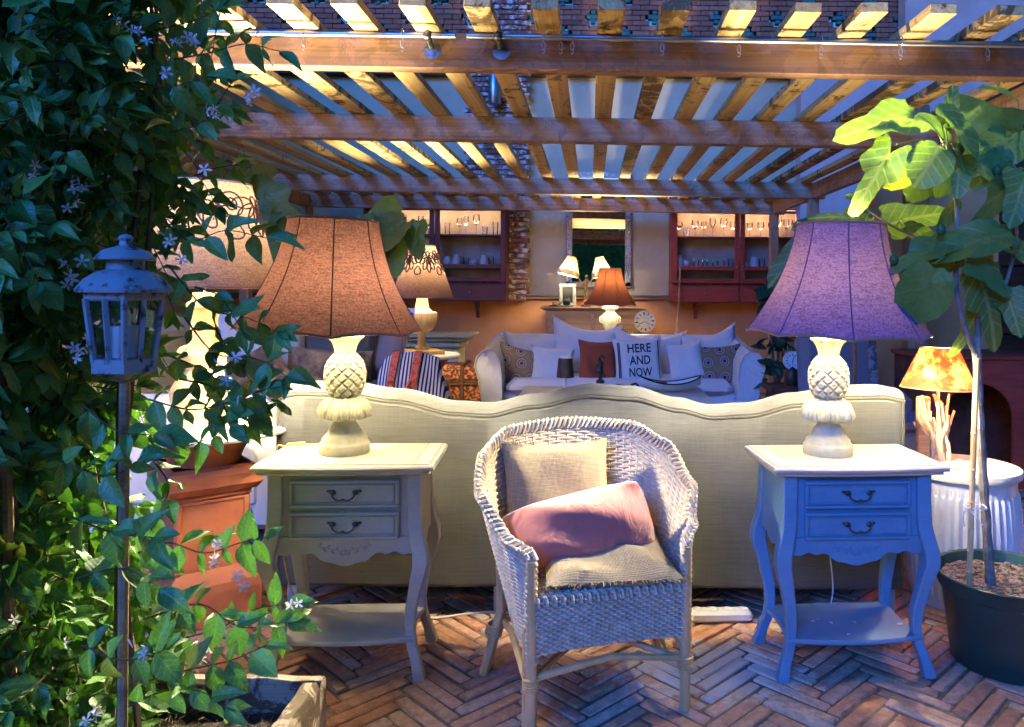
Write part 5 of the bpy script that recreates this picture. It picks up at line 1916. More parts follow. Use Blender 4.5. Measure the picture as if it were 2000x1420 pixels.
m = MB(); m.box((0, -.01, .835), (.88, .54, .03), ch=.006); m.build('top', M['redwood'], hc)

# blue shutter and arched mirror on the far wall
t = thing('shuttered_window', 'blue shuttered opening in the dark timber frame behind the fig leaves', 'window', (at(1900, 400, 7.8).x, 7.8, 0))
m = MB(); m.box((0, .06, 1.35), (.10, .12, 2.7), ch=.006); m.box((-.62, .06, 1.35), (.10, .12, 2.7), ch=.006); m.box((-.31, .06, 2.66), (.52, .12, .08)); m.build('frame', M['darkwood'], t)
m = MB(); m.box((-.31, .07, 1.3), (.51, .04, 2.6)); m.build('shutter', m_noisy('blue shutter paint', (.02, .05, .14), (.03, .075, .19), 5, .5, .1, 40), t)
ar = thing('arched_mirror', 'arched mirror with a pale frame leaning behind the fig tree', 'mirror', (at(1868, 430, 6.9).x, 6.9, .0))
out = [(-.3, 0), (.3, 0)] + [(.3 * math.cos(a), 1.72 + .3 * math.sin(a)) for a in np.linspace(0, PI, 17)]
m = MB(); m.prism(out, -.015, .015); m.v = [(x, -zz, y) for x, y, zz in m.v]; m.build('frame', M['paint'], ar, smooth=False)
out2 = [(x * .9, .03 + y * .97) for x, y in out]
m = MB(); m.prism(out2, .016, .018); m.v = [(x, -zz, y) for x, y, zz in m.v]; m.build('glass', bpy.data.materials['mirror glass'], ar, smooth=False)
w = MB(); w.box((3.0, 8.95, 1.9), (1.2, .2, 3.8)); w.box((5.1, 8.96, 3.2), (3.0, .2, 6.4)); tag(w.build('wall_far', m_noisy('pink plaster', (.5, .32, .25), (.6, .40, .32), 3, .85, .2, 20, rand=0)), kind='structure')


# ================================================================ PLANTS
def leaf_grid(L, w_fn, nl=8, nw=2, fold=.25, droop=.25, wav=.0, seed=0):
    """leaf along +Y, upper face +Z; returns verts, faces, uv"""
    v, f, uv = [], [], []
    W = 2 * nw + 1
    rg = random.Random(seed)
    p1 = rg.uniform(0, 6)
    for i in range(nl + 1):
        t = i / nl
        w = w_fn(t)
        for j in range(W):
            u = -1 + 2 * j / (W - 1)
            x = w * u * L
            z_ = fold * 2.6 * x * x / max(L, 1e-6) + fold * .25 * abs(x) - droop * L * t * t + wav * L * math.sin(7 * t + p1 + 2 * u) * abs(u)
            v.append((x, t * L * (1 - .08 * droop * t), z_))
            uv.append((.5 + .5 * u * min(1, w * 2.2), t))
    for i in range(nl):
        for j in range(W - 1):
            a = i * W + j
            f.append((a, a + 1, a + W + 1, a + W))
    return v, f, uv


def frame(base, tip, up):
    """matrix: +Y from base to tip, +Z towards up; scale 1"""
    y = (tip - base).normalized()
    z_ = up - y * up.dot(y)
    z_ = z_.normalized() if z_.length > 1e-4 else y.orthogonal().normalized()
    x = y.cross(z_)
    return Matrix(((x.x, y.x, z_.x, base.x), (x.y, y.y, z_.y, base.y), (x.z, y.z, z_.z, base.z), (0, 0, 0, 1)))


# ---------------------------------------------------------------- trough planter, lantern, stakes
TX0, TX1, TY0, TY1, TH = -1.85, -.69, 1.42, 2.02, .25
tr = thing('trough_planter', 'weathered wooden trough planter full of soil at the foot of the jasmine', 'planter')
def rough_plank(L, d, h, seed):
    rg = random.Random(seed)
    m = MB()
    n = 16
    P = []
    for i in range(n + 1):
        x = -L / 2 + L * i / n
        o = [rg.uniform(-.0035, .0035) for _ in range(8)]
        c_ = .009
        P.append([Vector((x, a * d / 2 + o[k], b * h / 2 + o[k - 1])) for k, (a, b) in enumerate(((-1 + c_ / d * 2, -1), (1 - c_ / d * 2, -1), (1, -1 + c_ / h * 2), (1, 1 - c_ / h * 3), (1 - c_ / d * 2, 1), (-1 + c_ / d * 2, 1), (-1, 1 - c_ / h * 3), (-1, -1 + c_ / h * 2)))])
    m.grid([r + [r[0]] for r in P])
    m.f.append(tuple(reversed(range(8)))) ; m.f.append(tuple(n * 9 + k for k in range(8)))
    return m
for nm, L, d, loc, rz, sd in (('side', TX1 - TX0, .045, ((TX0 + TX1) / 2, TY1 - .022, TH / 2), 0, 1), ('side', TX1 - TX0, .045, ((TX0 + TX1) / 2, TY0 + .022, TH / 2), 0, 2),
                              ('end', TY1 - TY0 - .092, .05, (TX1 - .026, (TY0 + TY1) / 2, TH / 2 - .003), PI / 2, 3), ('end', TY1 - TY0 - .092, .05, (TX0 + .026, (TY0 + TY1) / 2, TH / 2 - .003), PI / 2, 4)):
    rough_plank(L, d, TH, sd).build(nm, M['trough'], tr, loc=loc, rot=(0, 0, rz))
m = MB()
m.grid([[Vector((TX0 + .05 + (TX1 - TX0 - .1) * i / 40, TY0 + .045 + (TY1 - TY0 - .09) * j / 20, .165 + rnd.uniform(-.008, .012))) for j in range(21)] for i in range(41)])
m_soil = m_noisy('potting soil', (.012, .009, .007), (.06, .045, .032), 60, .95, .9, 160, bdist=.008)
so_ = m.build('soil', m_soil, tr)
m = MB()
for k in range(500):
    x, y = rnd.uniform(TX0 + .3, TX1 - .06), rnd.uniform(TY0 + .06, TY1 - .06)
    a = rnd.uniform(0, 6.28); l_ = rnd.uniform(.008, .03)
    m.tube([(x, y, .178), (x + l_ * math.cos(a), y + l_ * math.sin(a), .180 + rnd.uniform(0, .012))], .0012, 3)
m.build('mulch', m_noisy('bark bits', (.05, .03, .02), (.2, .14, .09), 20, .9, .2, 90), so_, kind='stuff')

LX, LY = (245 - VX) * 1.53 / FPX, 1.53
ln = thing('lantern', 'weathered blue-white metal lantern on a pole among the jasmine leaves', 'lantern', (LX, LY, 0))
m_lant = m_noisy('flaking white lantern paint', (.04, .03, .025), (.26, .27, .28), 30, .55, .5, 60, lo=.36, hi=.46)
z0 = at(245, 705, LY).z; z1 = at(245, 565, LY).z
ln.scale = (.93, .93, 1)
m = MB(); m.lathe([(.010, .16), (.011, z0 - .04)], 8); m.build('pole', M['oldwood'], ln)
m = MB(); m.lathe([(.012, z0 - .042), (.03, z0 - .036), (.055, z0 - .024), (.068, z0 - .020), (.068, z0 + .006), (.062, z0 + .008)], 6); m.build('bottom', m_lant, ln, smooth=False)
m = MB(); m.lathe([(.080, z1 - .022), (.084, z1 - .018), (.084, z1)], 6, capb=False); m.build('top_ring', m_lant, ln, smooth=False)
for k in range(6):
    a = PI / 3 * k
    m = MB(); m.tube([(.062 * math.cos(a), .062 * math.sin(a), z0), (.080 * math.cos(a), .080 * math.sin(a), z1 - .018)], .0065, 5); m.build('corner_bar', m_lant, ln)
    a2 = a + PI / 6
    m = MB(); m.tube([(.054 * math.cos(a2), .054 * math.sin(a2), z0), (.070 * math.cos(a2), .070 * math.sin(a2), z1 - .018)], .0068, 4); m.build('mid_bar', m_lant, ln)
    a3 = a + PI / 3
    m = MB(); m.add([(.058 * math.cos(a), .058 * math.sin(a), z0 + .005), (.058 * math.cos(a3), .058 * math.sin(a3), z0 + .005), (.075 * math.cos(a3), .075 * math.sin(a3), z1 - .02), (.075 * math.cos(a), .075 * math.sin(a), z1 - .02)], [(0, 1, 2, 3)]); m.build('pane', M['glass'], ln, smooth=False)
def wob(a, r, z_): return r * (1 + .04 * math.cos(6 * a) + .012 * math.sin(17 * a))
m = MB(); m.lathe([(.093, z1 - .006), (.094, z1), (.078, z1 + .020), (.056, z1 + .034), (.038, z1 + .039)], 36, fn=wob); m.build('roof', m_lant, ln)
m = MB(); m.lathe([(.036, z1 + .036), (.036, z1 + .060)], 12); m.build('vent', m_lant, ln)
m = MB(); m.lathe([(.058, z1 + .058), (.059, z1 + .061), (.046, z1 + .076), (.026, z1 + .083), (.013, z1 + .087), (.012, z1 + .096), (.016, z1 + .101), (.011, z1 + .107), (.0, z1 + .111)], 28, fn=wob); m.build('cap', m_lant, ln)
m = MB(); m.lathe([(.028, z0 + .008), (.028, z0 + .07)], 14); m.build('candle', M['white'], ln)

for lb, x, y, h_, dx in (('grey cane stake at the outer corner of the jasmine trough', at(12, 1000, 1.60).x, 1.60, .75, .02),):
    m = MB(); m.tube([(x + dx, y, .15), (x, y, .15 + h_)], .011, 7)
    tag(m.build('cane_stake', M['oldwood']), lb, 'stake')

# ---------------------------------------------------------------- star jasmine
jas = thing('jasmine', 'tall star jasmine vine with glossy leaves and small white flowers beside the camera', 'climbing plant', (0, 0, 0))
M['jleaf'] = m_leaf('jasmine leaf', (.07, .175, .034), (.125, .275, .055), (.20, .36, .09), .13, .45, vn=6.0, vamt=.35, tcol=(1.5, 1.9, .6))
M['stem'] = m_noisy('vine stem', (.05, .03, .015), (.12, .075, .04), 30, .8, .3, 80)
M['petal'] = m_shade('white petal', (.75, .75, .74), (.7, .7, .65), .3, contrast=.1)
jw = lambda t: .29 * (math.sin(PI * min(1, t) ** .78) ** .9) * (1 - .25 * t) + .004
temps = [leaf_grid(1.0, (lambda t, k_=k_: jw(t) * k_), 6, 2, fo, d_, w_, sd) for d_, w_, sd, k_, fo in ((.12, .02, 1, 1, .45), (.30, .05, 2, .85, .6), (.05, .03, 3, 1.12, .25), (.5, .06, 4, .95, .7), (.2, .08, 5, .75, .3), (-.15, .04, 6, 1.0, .5))]
rg = random.Random(99)
leaves, stems, flowers = [], MB(), []
def rv(s_=1.0): return Vector((rg.uniform(-1, 1), rg.uniform(-1, 1), rg.uniform(-1, 1))) * s_
def spray(path, lmin, lmax, step=.034, big=False, flower=.15):
    """a twig with opposite leaf pairs"""
    stems.tube(path, [max(.0008, .0022 * (1 - .6 * i / len(path))) for i in range(len(path))], 4, cap=False)
    d, acc, sgn = 0.0, rg.uniform(0, step), 1
    for a, b in zip(path, path[1:]):
        tg = (b - a)
        ln_ = tg.length
        if ln_ < 1e-6: continue
        tg.normalize()
        while acc < ln_:
            p = a + tg * acc
            side_ = tg.cross(Vector((rg.uniform(-.4, .4), rg.uniform(-1, -.2), rg.uniform(-.4, .4)))).normalized()
            for sg in (-1, 1):
                L = rg.uniform(lmin, lmax)
                dr = (side_ * sg + tg * rg.uniform(.2, .9) + Vector((0, 0, rg.uniform(-.7, .15)))).normalized()
                up = Vector((rg.uniform(-.5, .5), -rg.uniform(.1, 1.1), rg.uniform(.3, 1.0)))
                leaves.append((p, p + dr * L, up, L, big))
            if rg.random() < flower:
                flowers.append(p + rv(.02) + Vector((0, -.03, .0)))
            acc += step * rg.uniform(.8, 1.3)
        acc -= ln_
    p = path[-1]
    tg = (path[-1] - path[-2]).normalized()
    for k in range(2):
        leaves.append((p, p + (tg + rv(.5)).normalized() * rg.uniform(lmin, lmax), Vector((rg.uniform(-.4, .4), -.7, .7)), rg.uniform(lmin, lmax), big))
# hand-laid sprays along the open edge (photo pixels, depth in metres)
EDGE = [
    ([(330, 118), (410, 103), (480, 86), (545, 100)], 1.78, 1), ([(300, 60), (380, 40), (420, 20)], 1.75, 1), ([(330, 260), (400, 235), (450, 165)], 1.70, 1),
    ([(320, 210), (390, 205), (440, 215)], 1.80, 1), ([(310, 420), (370, 470), (440, 450), (520, 465)], 1.72, 1),
    ([(330, 520), (400, 600), (480, 620), (545, 650)], 1.75, 1), ([(360, 620), (420, 690), (500, 700), (560, 735)], 1.70, 1),
    ([(320, 690), (390, 720), (450, 760), (490, 800)], 1.74, 1), ([(290, 780), (370, 800), (430, 790), (520, 760)], 1.66, 1), ([(320, 840), (360, 870), (420, 850), (500, 820)], 1.8, 1),
    ([(270, 1080), (330, 1060), (400, 1080), (470, 1060), (520, 1050)], 1.75, 1), ([(280, 1210), (390, 1180), (470, 1225), (560, 1215)], 1.70, 1),
    ([(300, 1260), (420, 1230), (500, 1190), (560, 1180)], 1.78, 1), ([(290, 1330), (360, 1310), (450, 1290), (520, 1260)], 1.64, 1),
    ([(250, 1380), (320, 1350), (390, 1350), (440, 1380)], 1.6, 1), ([(300, 900), (330, 950), (310, 1010)], 1.72, 1), ([(260, 160), (330, 170), (400, 150)], 1.66, 1),
    ([(160, 790), (225, 840), (300, 850)], 1.46, 1), ([(140, 1010), (220, 1040), (300, 1050)], 1.46, 1), ([(150, 1130), (240, 1110), (310, 1150)], 1.45, 1), ([(160, 1260), (240, 1290), (320, 1270)], 1.45, 1), ([(120, 900), (210, 930), (270, 900)], 1.47, 1), ([(380, 560), (430, 580), (470, 640)], 1.68, 1), ([(350, 740), (420, 760), (450, 830)], 1.68, 1), ([(420, 640), (470, 720), (530, 780)], 1.76, 1),
]
for pxs, Y, bg in EDGE:
    q = [at(px, py, Y + rg.uniform(-.03, .03)) for px, py in pxs]
    spray(bez(q, 5), .045, .082, .046, True, .08)
# body of the vine on its upright stems
bound = [(0, 405), (100, 395), (200, 385), (300, 385), (400, 335), (480, 285), (560, 265), (640, 255), (720, 255), (800, 255), (900, 225), (1000, 235), (1100, 245), (1200, 275), (1300, 330), (1420, 380)]
for k in range(12):
    x, y = rg.uniform(-1.7, -1.05), rg.uniform(1.65, 2.0)
    pts = [Vector((x + .03 * math.sin(3 * zz + k), y + .03 * math.cos(2.6 * zz + k), .15 + zz)) for zz in np.linspace(0, 2.3, 24)]
    stems.tube(pts, [.008 - .0002 * i for i in range(24)], 5)
n_tw = 0
while n_tw < 1500:
    zz = rg.uniform(.16, 2.4)
    py = VY + (CZ - zz) * FPX / 1.85
    xb = (interp(bound, max(0, py)) - VX) * 1.85 / FPX
    y = rg.uniform(1.42, 2.10)
    x = rg.uniform(-1.56, xb - .06)
    p = Vector((x, y, zz))
    dr = Vector((rg.uniform(-.5, .8), rg.uniform(-1, .25), rg.uniform(-.9, .5))).normalized()
    l_ = rg.uniform(.07, .15)
    if x + dr.x * l_ > xb: dr.x = -abs(dr.x) * .3
    q = [p, p + dr * l_ * .5 + Vector((0, 0, -.004)), p + dr * l_ + Vector((0, 0, -.02))]
    spray(bez(q, 3), .034, .078, .036, False, .012)
    qx, qy = VX + p.x * FPX / p.y, VY - (p.z - CZ) * FPX / p.y
    n_tw += 1
# choose the 300 leaves that show largest: nearest the eye and nearest the open edge
def score(l):
    p = (l[0] + l[1]) / 2
    px = VX + p.x * FPX / p.y
    py = VY - (p.z - CZ) * FPX / p.y
    if not (-20 < px < 620 and -20 < py < 1440): return 99
    return p.y - (.5 if l[4] else 0) - l[3] * 2
def clear_of_lantern(l):
    p = (l[0] + l[1]) / 2
    px, py = VX + p.x * FPX / p.y, VY - (p.z - CZ) * FPX / p.y
    if 160 < px < 330 and 455 < py < 735 and p.y < 1.70: return False
    return (p - Vector((LX, LY, p.z))).length > .11 or not (1.0 < p.z < 1.45)
leaves = [l for l in leaves if clear_of_lantern(l)]
order = sorted(range(len(leaves)), key=lambda i: score(leaves[i]))
top = set(order[:300])
lmes = [MB().add(v, f).mesh('leaf', M['jleaf'], True, uv) for v, f, uv in temps]
V, F, UV = [], [], []
for i, (b, tp_, up, L, _) in enumerate(leaves):
    k = (i * 7 + i // 5) % 6
    Mx = frame(b, tp_, up) @ Matrix.Diagonal((L * rg.uniform(.85, 1.15), L, L, 1))
    if i in top:
        place('leaf', lmes[k], jas, M=Mx)
    else:
        v, f, uv = temps[k]
        A = np.array(Mx)
        co = np.c_[np.array(v), np.ones(len(v))] @ A.T
        n = len(V)
        V.extend(map(tuple, co[:, :3])); F.extend([tuple(a + n for a in q) for q in f]); UV.extend(uv)
mm = MB(); mm.v, mm.f = V, F
mm.build('foliage', M['jleaf'], jas, uv=UV, kind='stuff')
stems.build('stems', M['stem'], jas, kind='stuff')
# flowers: pinwheel stars in loose clusters
fl = MB()
pet = [(0, 0, 0), (.0025, .004, .0015), (.0050, .0105, .002), (.0012, .0145, -.002), (-.0014, .008, .0005)]
star = MB()
for k in range(5):
    star.add(pet, [(0, 1, 2, 3, 4)], Matrix.Rotation(2 * PI * k / 5, 4, 'Z'))
star.tube([(0, 0, -.014), (0, 0, 0)], [.0008, .0014], 4)
star_me = star.mesh('blossom', M['petal'])
HAND = [(230, 38), (345, 92), (375, 80), (488, 195), (495, 180), (410, 205), (300, 90), (120, 135), (5, 235), (5, 380), (140, 510), (125, 545), (215, 632), (160, 660), (155, 365), (140, 400), (430, 235), (405, 330), (345, 515), (440, 740), (150, 690), (30, 1220), (420, 1100), (470, 1135), (110, 1270), (195, 1020), (395, 1280), (180, 1390), (420, 1065), (575, 1190), (60, 330), (255, 45)]
for px, py in HAND:
    c = at(px, py, 1.56 if px < 330 else 1.68)
    for k in range(rg.randint(1, 3)):
        p = c + rv(.014)
        place('blossom', star_me, jas, M=frame(p, p + rv(1), Vector((rg.uniform(-.6, .6), -1, rg.uniform(-.2, .6)))) @ Matrix.Scale(rg.uniform(.8, 1.15), 4))
for c in flowers[:70]:
    for k in range(rg.randint(1, 4)):
        p = c + rv(.018)
        if rg.random() < .5:
            fl.add(star.v, star.f, frame(p, p + rv(1), Vector((rg.uniform(-.8, .8), -.7, rg.uniform(-.4, .8)))))
        else:
            d_ = Vector((rg.uniform(-.5, .5), rg.uniform(-.5, .2), rg.uniform(.2, 1))).normalized() * .02
            fl.tube([p, p + d_ * .7, p + d_], [.0009, .0022, .0005], 4)
fl.build('blossoms', M['petal'], jas, kind='stuff')


# ---------------------------------------------------------------- fig leaves
def fig_leaf(seed, lobes=3, n=26, serr=.03, droop=.25, fold=.22):
    """lobed fig leaf of unit length along +Y, base at origin"""
    rg_ = random.Random(seed)
    def rad(a):  # a = angle from +Y, -PI..PI, around a centre at y=.38
        r = .50 + .10 * math.cos(a)
        if lobes >= 3:
            r += .15 * math.cos(3 * a) if abs(a) < PI * .72 else 0
        if lobes >= 5:
            r += .13 * math.cos(5 * a)
        return r * (1 + serr * math.sin(24 * a + seed))
    v, f, uv = [(0, .36, 0)], [], [(.5, .36)]
    rings = 5
    ns = 40
    ph = rg_.uniform(0, 6)
    for k in range(1, rings + 1):
        for i in range(ns):
            a = -PI + 2 * PI * i / ns
            r = rad(a) * k / rings
            if abs(abs(a) - PI) < .5: r *= .72 + .56 * abs(abs(a) - PI)
            x, y = r * math.sin(a) * .86, .40 + r * math.cos(a)
            z_ = fold * 1.1 * x * x + fold * .5 * abs(x) - droop * (max(0, y) ** 2) - .22 * x * x + .022 * math.sin(5 * a + ph) * (k / rings) ** 2 + .010 * math.sin(11 * a + 2 * ph) * (k / rings) ** 3
            v.append((x, y, z_)); uv.append((.5 + x * .62, max(0, min(1, y))))
    for i in range(ns):
        f.append((0, 1 + (i + 1) % ns, 1 + i))
    for k in range(rings - 1):
        for i in range(ns):
            a, b = 1 + k * ns + i, 1 + k * ns + (i + 1) % ns
            f.append((a, b, b + ns, a + ns))
    f = [tuple(reversed(q)) for q in f]
    m = MB(); m.add(v, f)
    return m, uv
M['fig'] = m_leaf('fig leaf', (.10, .175, .03), (.15, .24, .045), (.48, .50, .18), .32, .5, vn=5.5, slope=1.1, vamt=.30, tcol=(1.25, 1.35, .5))
M['figdark'] = m_leaf('dark fig leaf', (.095, .18, .035), (.135, .235, .045), (.16, .24, .08), .3, .45, vn=5.5, slope=1.1, vamt=.18)
figm = []
for sd, lb, dp in ((1, 3, .2), (2, 1, .3), (3, 5, .25), (4, 5, .45)):
    m, uv = fig_leaf(sd, lb, droop=dp)
    figm.append((m.mesh('leaf', M['fig'], True, uv), m.mesh('leaf', M['figdark'], True, uv)))

PX, PY = 1.435, 2.63
ft = thing('fig_tree', 'young fig tree with big lobed leaves growing in the green plastic pot', 'tree', (0, 0, 0))
pot = thing('plant_pot', 'dark green plastic pot holding the fig tree at the edge of the bricks', 'pot', (PX, PY, 0))
m_pot = m_noisy('green plastic', (.010, .035, .03), (.016, .05, .042), 8, .38, .08, 60)
m = MB(); m.lathe([(.175, 0), (.18, .006), (.208, .235), (.212, .245), (.222, .25), (.234, .292), (.238, .300), (.234, .304), (.224, .300), (.216, .262), (.0, .255)], 64); m.build('pot', m_pot, pot)
m = MB()
m.lathe([(0, .268), (.08, .272), (.15, .268), (.214, .262)], 40, capb=False, capt=False); m.f = [tuple(reversed(f)) for f in m.f]; so_ = m.build('soil', m_soil, pot)
m = MB()
for k in range(900):
    a, r = rnd.uniform(0, 6.28), .21 * math.sqrt(rnd.random())
    m.ball((r * math.cos(a), r * math.sin(a), .270), rnd.uniform(.004, .009), 5, sq=(1.3, 1, .6))
m.build('gravel', m_noisy('pale grit', (.07, .05, .035), (.26, .21, .17), 45, .9, .2, 80, rand=0), so_, kind='stuff')
T = lambda px, py, Y: at(px, py, Y)
trunk = MB()
def limb(pts, r0, r1):
    q = bez(pts, 8)
    n = len(q)
    trunk.tube(q, [(r0 + (r1 - r0) * i / (n - 1)) * (1 + .10 * math.sin(i * 1.9)) for i in range(n)], 9)
base = T(1935, 1135, 2.60); base.z = .265
limb([base, T(1925, 1000, 2.60), T(1915, 850, 2.59), T(1908, 690, 2.58)], .0165, .0135)
limb([T(1908, 700, 2.58), T(1885, 640, 2.57), T(1868, 560, 2.56), T(1870, 440, 2.56), T(1862, 350, 2.56), T(1850, 290, 2.55)], .010, .005)
limb([T(1908, 705, 2.58), T(1910, 650, 2.58), T(1912, 570, 2.57), T(1898, 545, 2.55)], .012, .008)
limb([T(1912, 580, 2.57), T(1925, 555, 2.58), T(1950, 520, 2.6)], .007, .004)
limb([T(1912, 620, 2.57), T(1945, 605, 2.56), T(1985, 470, 2.6), T(1975, 350, 2.62), T(1990, 250, 2.62)], .007, .004)
limb([T(1870, 520, 2.56), T(1820, 480, 2.75), T(1740, 440, 2.92), T(1680, 400, 3.0)], .006, .003)
limb([T(1862, 360, 2.56), T(1835, 300, 2.6)], .004, .003)
trunk.build('trunk', m_noisy('grey fig bark', (.10, .085, .07), (.26, .23, .19), 22, .8, .4, 60), ft)
m = MB(); b2 = T(1893, 1120, 2.55); b2.z = .26
cane = [b2, T(1898, 980, 2.55), T(1908, 700, 2.555)]
m.tube(bez(cane, 8), .0095, 8)
for k in range(6):
    p = bez(cane, 8)[2 + k * 2]
    m.lathe([(.0095, -.003), (.0115, 0), (.0095, .003)], 8, Matrix.Translation(p))
tag(m.build('bamboo_stake', M['rattan']), 'bamboo stake tied beside the fig trunk', 'stake')
m = MB()
c = T(1905, 990, 2.565)
m.tube([c + Vector((.035 * math.cos(a), .028 * math.sin(a), .004 * math.sin(3 * a))) for a in np.linspace(0, 2 * PI, 16, endpoint=False)], .0028, 5, closed=True)
m.tube(bez([c + Vector((-.03, -.015, 0)), c + Vector((-.05, -.02, -.02)), c + Vector((-.047, -.02, -.06))], 5), .0026, 5)
m.tube(bez([c + Vector((-.03, -.015, 0)), c + Vector((-.01, -.035, -.03)), c + Vector((.005, -.035, -.05))], 5), .0026, 5)
m.build('tie', M['cotton'], ft)
# (base px, tip px, depth, tilt of the face: up/side, mesh, dark, width)
FL = [
    ((1797, 226), (1660, 240), 2.50, (.15, -.75, .65), 0, 0, .72), ((1825, 205), (1940, 285), 2.48, (-.1, -.6, .8), 1, 0, .62), ((1752, 280), (1690, 368), 2.48, (-.2, -.95, .3), 3, 0, .85), ((1838, 282), (1800, 350), 2.44, (0, -1, .3), 1, 0, 1.05),
    ((1800, 300), (1742, 352), 2.56, (.2, -.8, .4), 1, 0, .8), ((1820, 320), (1786, 385), 2.6, (.1, -1, .1), 1, 1, .95), ((1850, 325), (1845, 375), 2.56, (.3, -1, .0), 1, 1, .9),
    ((1862, 290), (1965, 335), 2.58, (0, -.8, .5), 2, 0, 1.1), ((1875, 300), (1870, 365), 2.58, (-.4, -.8, .1), 0, 0, .9), ((1990, 265), (1880, 210), 2.62, (.1, -.7, -.5), 0, 1, .7), ((1975, 250), (1935, 330), 2.62, (0, -1, .3), 2, 1, .9), ((1990, 200), (1930, 150), 2.6, (0, -.5, .8), 1, 1, .6),
    ((1985, 330), (1950, 425), 2.58, (.3, -1, .2), 3, 1, .75), ((2005, 330), (1985, 420), 2.52, (-.2, -1, .2), 0, 0, .8), ((1965, 290), (1935, 345), 2.6, (0, -1, .3), 1, 1, .7),
    ((1720, 442), (1850, 402), 2.96, (0, -.8, .55), 0, 0, .75), ((1700, 440), (1640, 400), 3.0, (0, -.7, .6), 3, 0, .7), ((1690, 430), (1700, 478), 2.98, (.1, -1, .1), 2, 1, .8), ((1650, 380), (1700, 400), 3.0, (0, -.6, .8), 1, 0, .8), ((1760, 440), (1840, 470), 2.92, (0, -.9, .3), 1, 0, .6),
    ((1990, 455), (1830, 470), 2.50, (0, -.75, .7), 1, 1, .60), ((1865, 470), (1748, 500), 2.54, (0, -.7, .75), 2, 1, .55), ((1868, 490), (1770, 540), 2.58, (0, -.9, .4), 3, 1, .7), ((1868, 500), (1810, 480), 2.6, (.1, -.9, .1), 1, 0, .7),
    ((1826, 512), (1790, 628), 2.44, (.05, -1, .12), 1, 1, 1.05), ((1880, 505), (1975, 560), 2.5, (0, -.8, .6), 0, 1, .75), ((1905, 520), (1960, 650), 2.54, (0, -1, .3), 2, 0, .8), ((1920, 560), (1915, 660), 2.6, (.3, -1, .1), 3, 0, .7), ((1960, 560), (1995, 640), 2.56, (-.2, -1, .2), 0, 0, .8),
    ((1870, 380), (1850, 450), 2.62, (.5, -.8, 0), 1, 0, .6), ((1860, 260), (1810, 225), 2.62, (.2, -.9, .2), 0, 1, .7), ((1845, 250), (1875, 160), 2.56, (.1, -.8, .3), 1, 0, .42), ((1900, 470), (1935, 530), 2.66, (0, -1, .1), 1, 1, .8), ((2010, 500), (1960, 470), 2.6, (0, -.9, .3), 0, 0, .7),
]
pet_m = MB()
for (bp, tp_, Y, nrm, mi, dk, wd) in FL:
    b, t_ = at(bp[0], bp[1], Y), at(tp_[0], tp_[1], Y - rg.uniform(.02, .08))
    L = (t_ - b).length * 1.02
    Mx = frame(b, t_, Vector(nrm)) @ Matrix.Diagonal((L * wd * .95, L * .95, L, 1))
    place('leaf', figm[mi][dk], ft, M=Mx)
    # petiole back to the nearest branch
    tgt = min((Vector(v) for v in trunk.v), key=lambda v: (v - b).length + max(0, v.z - b.z) * .6)
    pet_m.tube(bez([tgt, (tgt + b) / 2 + Vector((0, 0, .02)), b + (t_ - b) * .02], 5), .0024, 5)
pet_m.build('petioles', m_plain('petiole', (.24, .30, .09), .5), ft, kind='stuff')
m_figf = m_plain('unripe fig', (.035, .10, .025), .45)
for px, py, Y in ((1855, 302, 2.5), (1874, 292, 2.52), (1948, 332, 2.56), (1838, 448, 2.5), (1982, 478, 2.46), (1746, 506, 2.52), (1990, 395, 2.55)):
    m = MB(); m.lathe([(.001, -.02), (.010, -.017), (.0155, -.006), (.014, .006), (.006, .016), (.002, .022)], 12); m.build('fig', m_figf, ft, loc=at(px, py, Y))


# ---------------------------------------------------------------- other leafy plants
def potted(name, label, loc, pot_parts, leaf_list, mi_dark=1, trunk_pts=None):
    t = thing(name, label, 'potted plant', loc)
    return t
# dark fig behind the left lamps
dk = thing('potted_fig', 'dark fig plant standing behind the brown-shaded lamp', 'potted plant', (-1.93, 5.5, 0))
m = MB(); m.lathe([(.13, 0), (.18, .30), (.19, .32), (.17, .32), (.16, .29), (0, .285)], 24); m.build('pot', M['terracotta'], dk)
m = MB()
tops = [Vector((-.62, -.4, 1.62)), Vector((-.5, -.3, 1.9)), Vector((.35, -.2, 1.55)), Vector((.5, .1, 1.65)), Vector((.15, 0, 1.5))]
for q in tops:
    m.tube(bez([(0, 0, .28), (q.x * .2, q.y * .2, .9), q * .8 + Vector((0, 0, .2)), q], 6), [.016 - .0005 * i for i in range(19)], 6)
m.build('trunk', M['stem'], dk)
DL = [((795, 415), (700, 440), 5.2), ((800, 425), (715, 470), 5.15), ((790, 430), (770, 500), 5.2), ((735, 430), (690, 440), 5.1), ((800, 430), (815, 480), 5.2), ((760, 440), (745, 500), 5.25),
      ((480, 370), (560, 420), 5.0), ((500, 380), (480, 450), 5.0), ((520, 400), (555, 460), 5.05), ((490, 330), (430, 380), 5.0), ((540, 410), (500, 440), 4.95), ((770, 470), (730, 520), 5.25), ((560, 440), (530, 500), 5.0), ((480, 350), (520, 330), 5.1)]
for k, (bp, tp_, Y) in enumerate(DL):
    b, t_ = at(bp[0], bp[1], Y) - dk.location, at(tp_[0], tp_[1], Y - .08) - dk.location
    L = (t_ - b).length * 1.15
    place('leaf', figm[k % 4][1], dk, M=frame(b, t_, Vector((rg.uniform(-.3, .3), -.8, .5))) @ Matrix.Diagonal((L * .95, L, L, 1)))
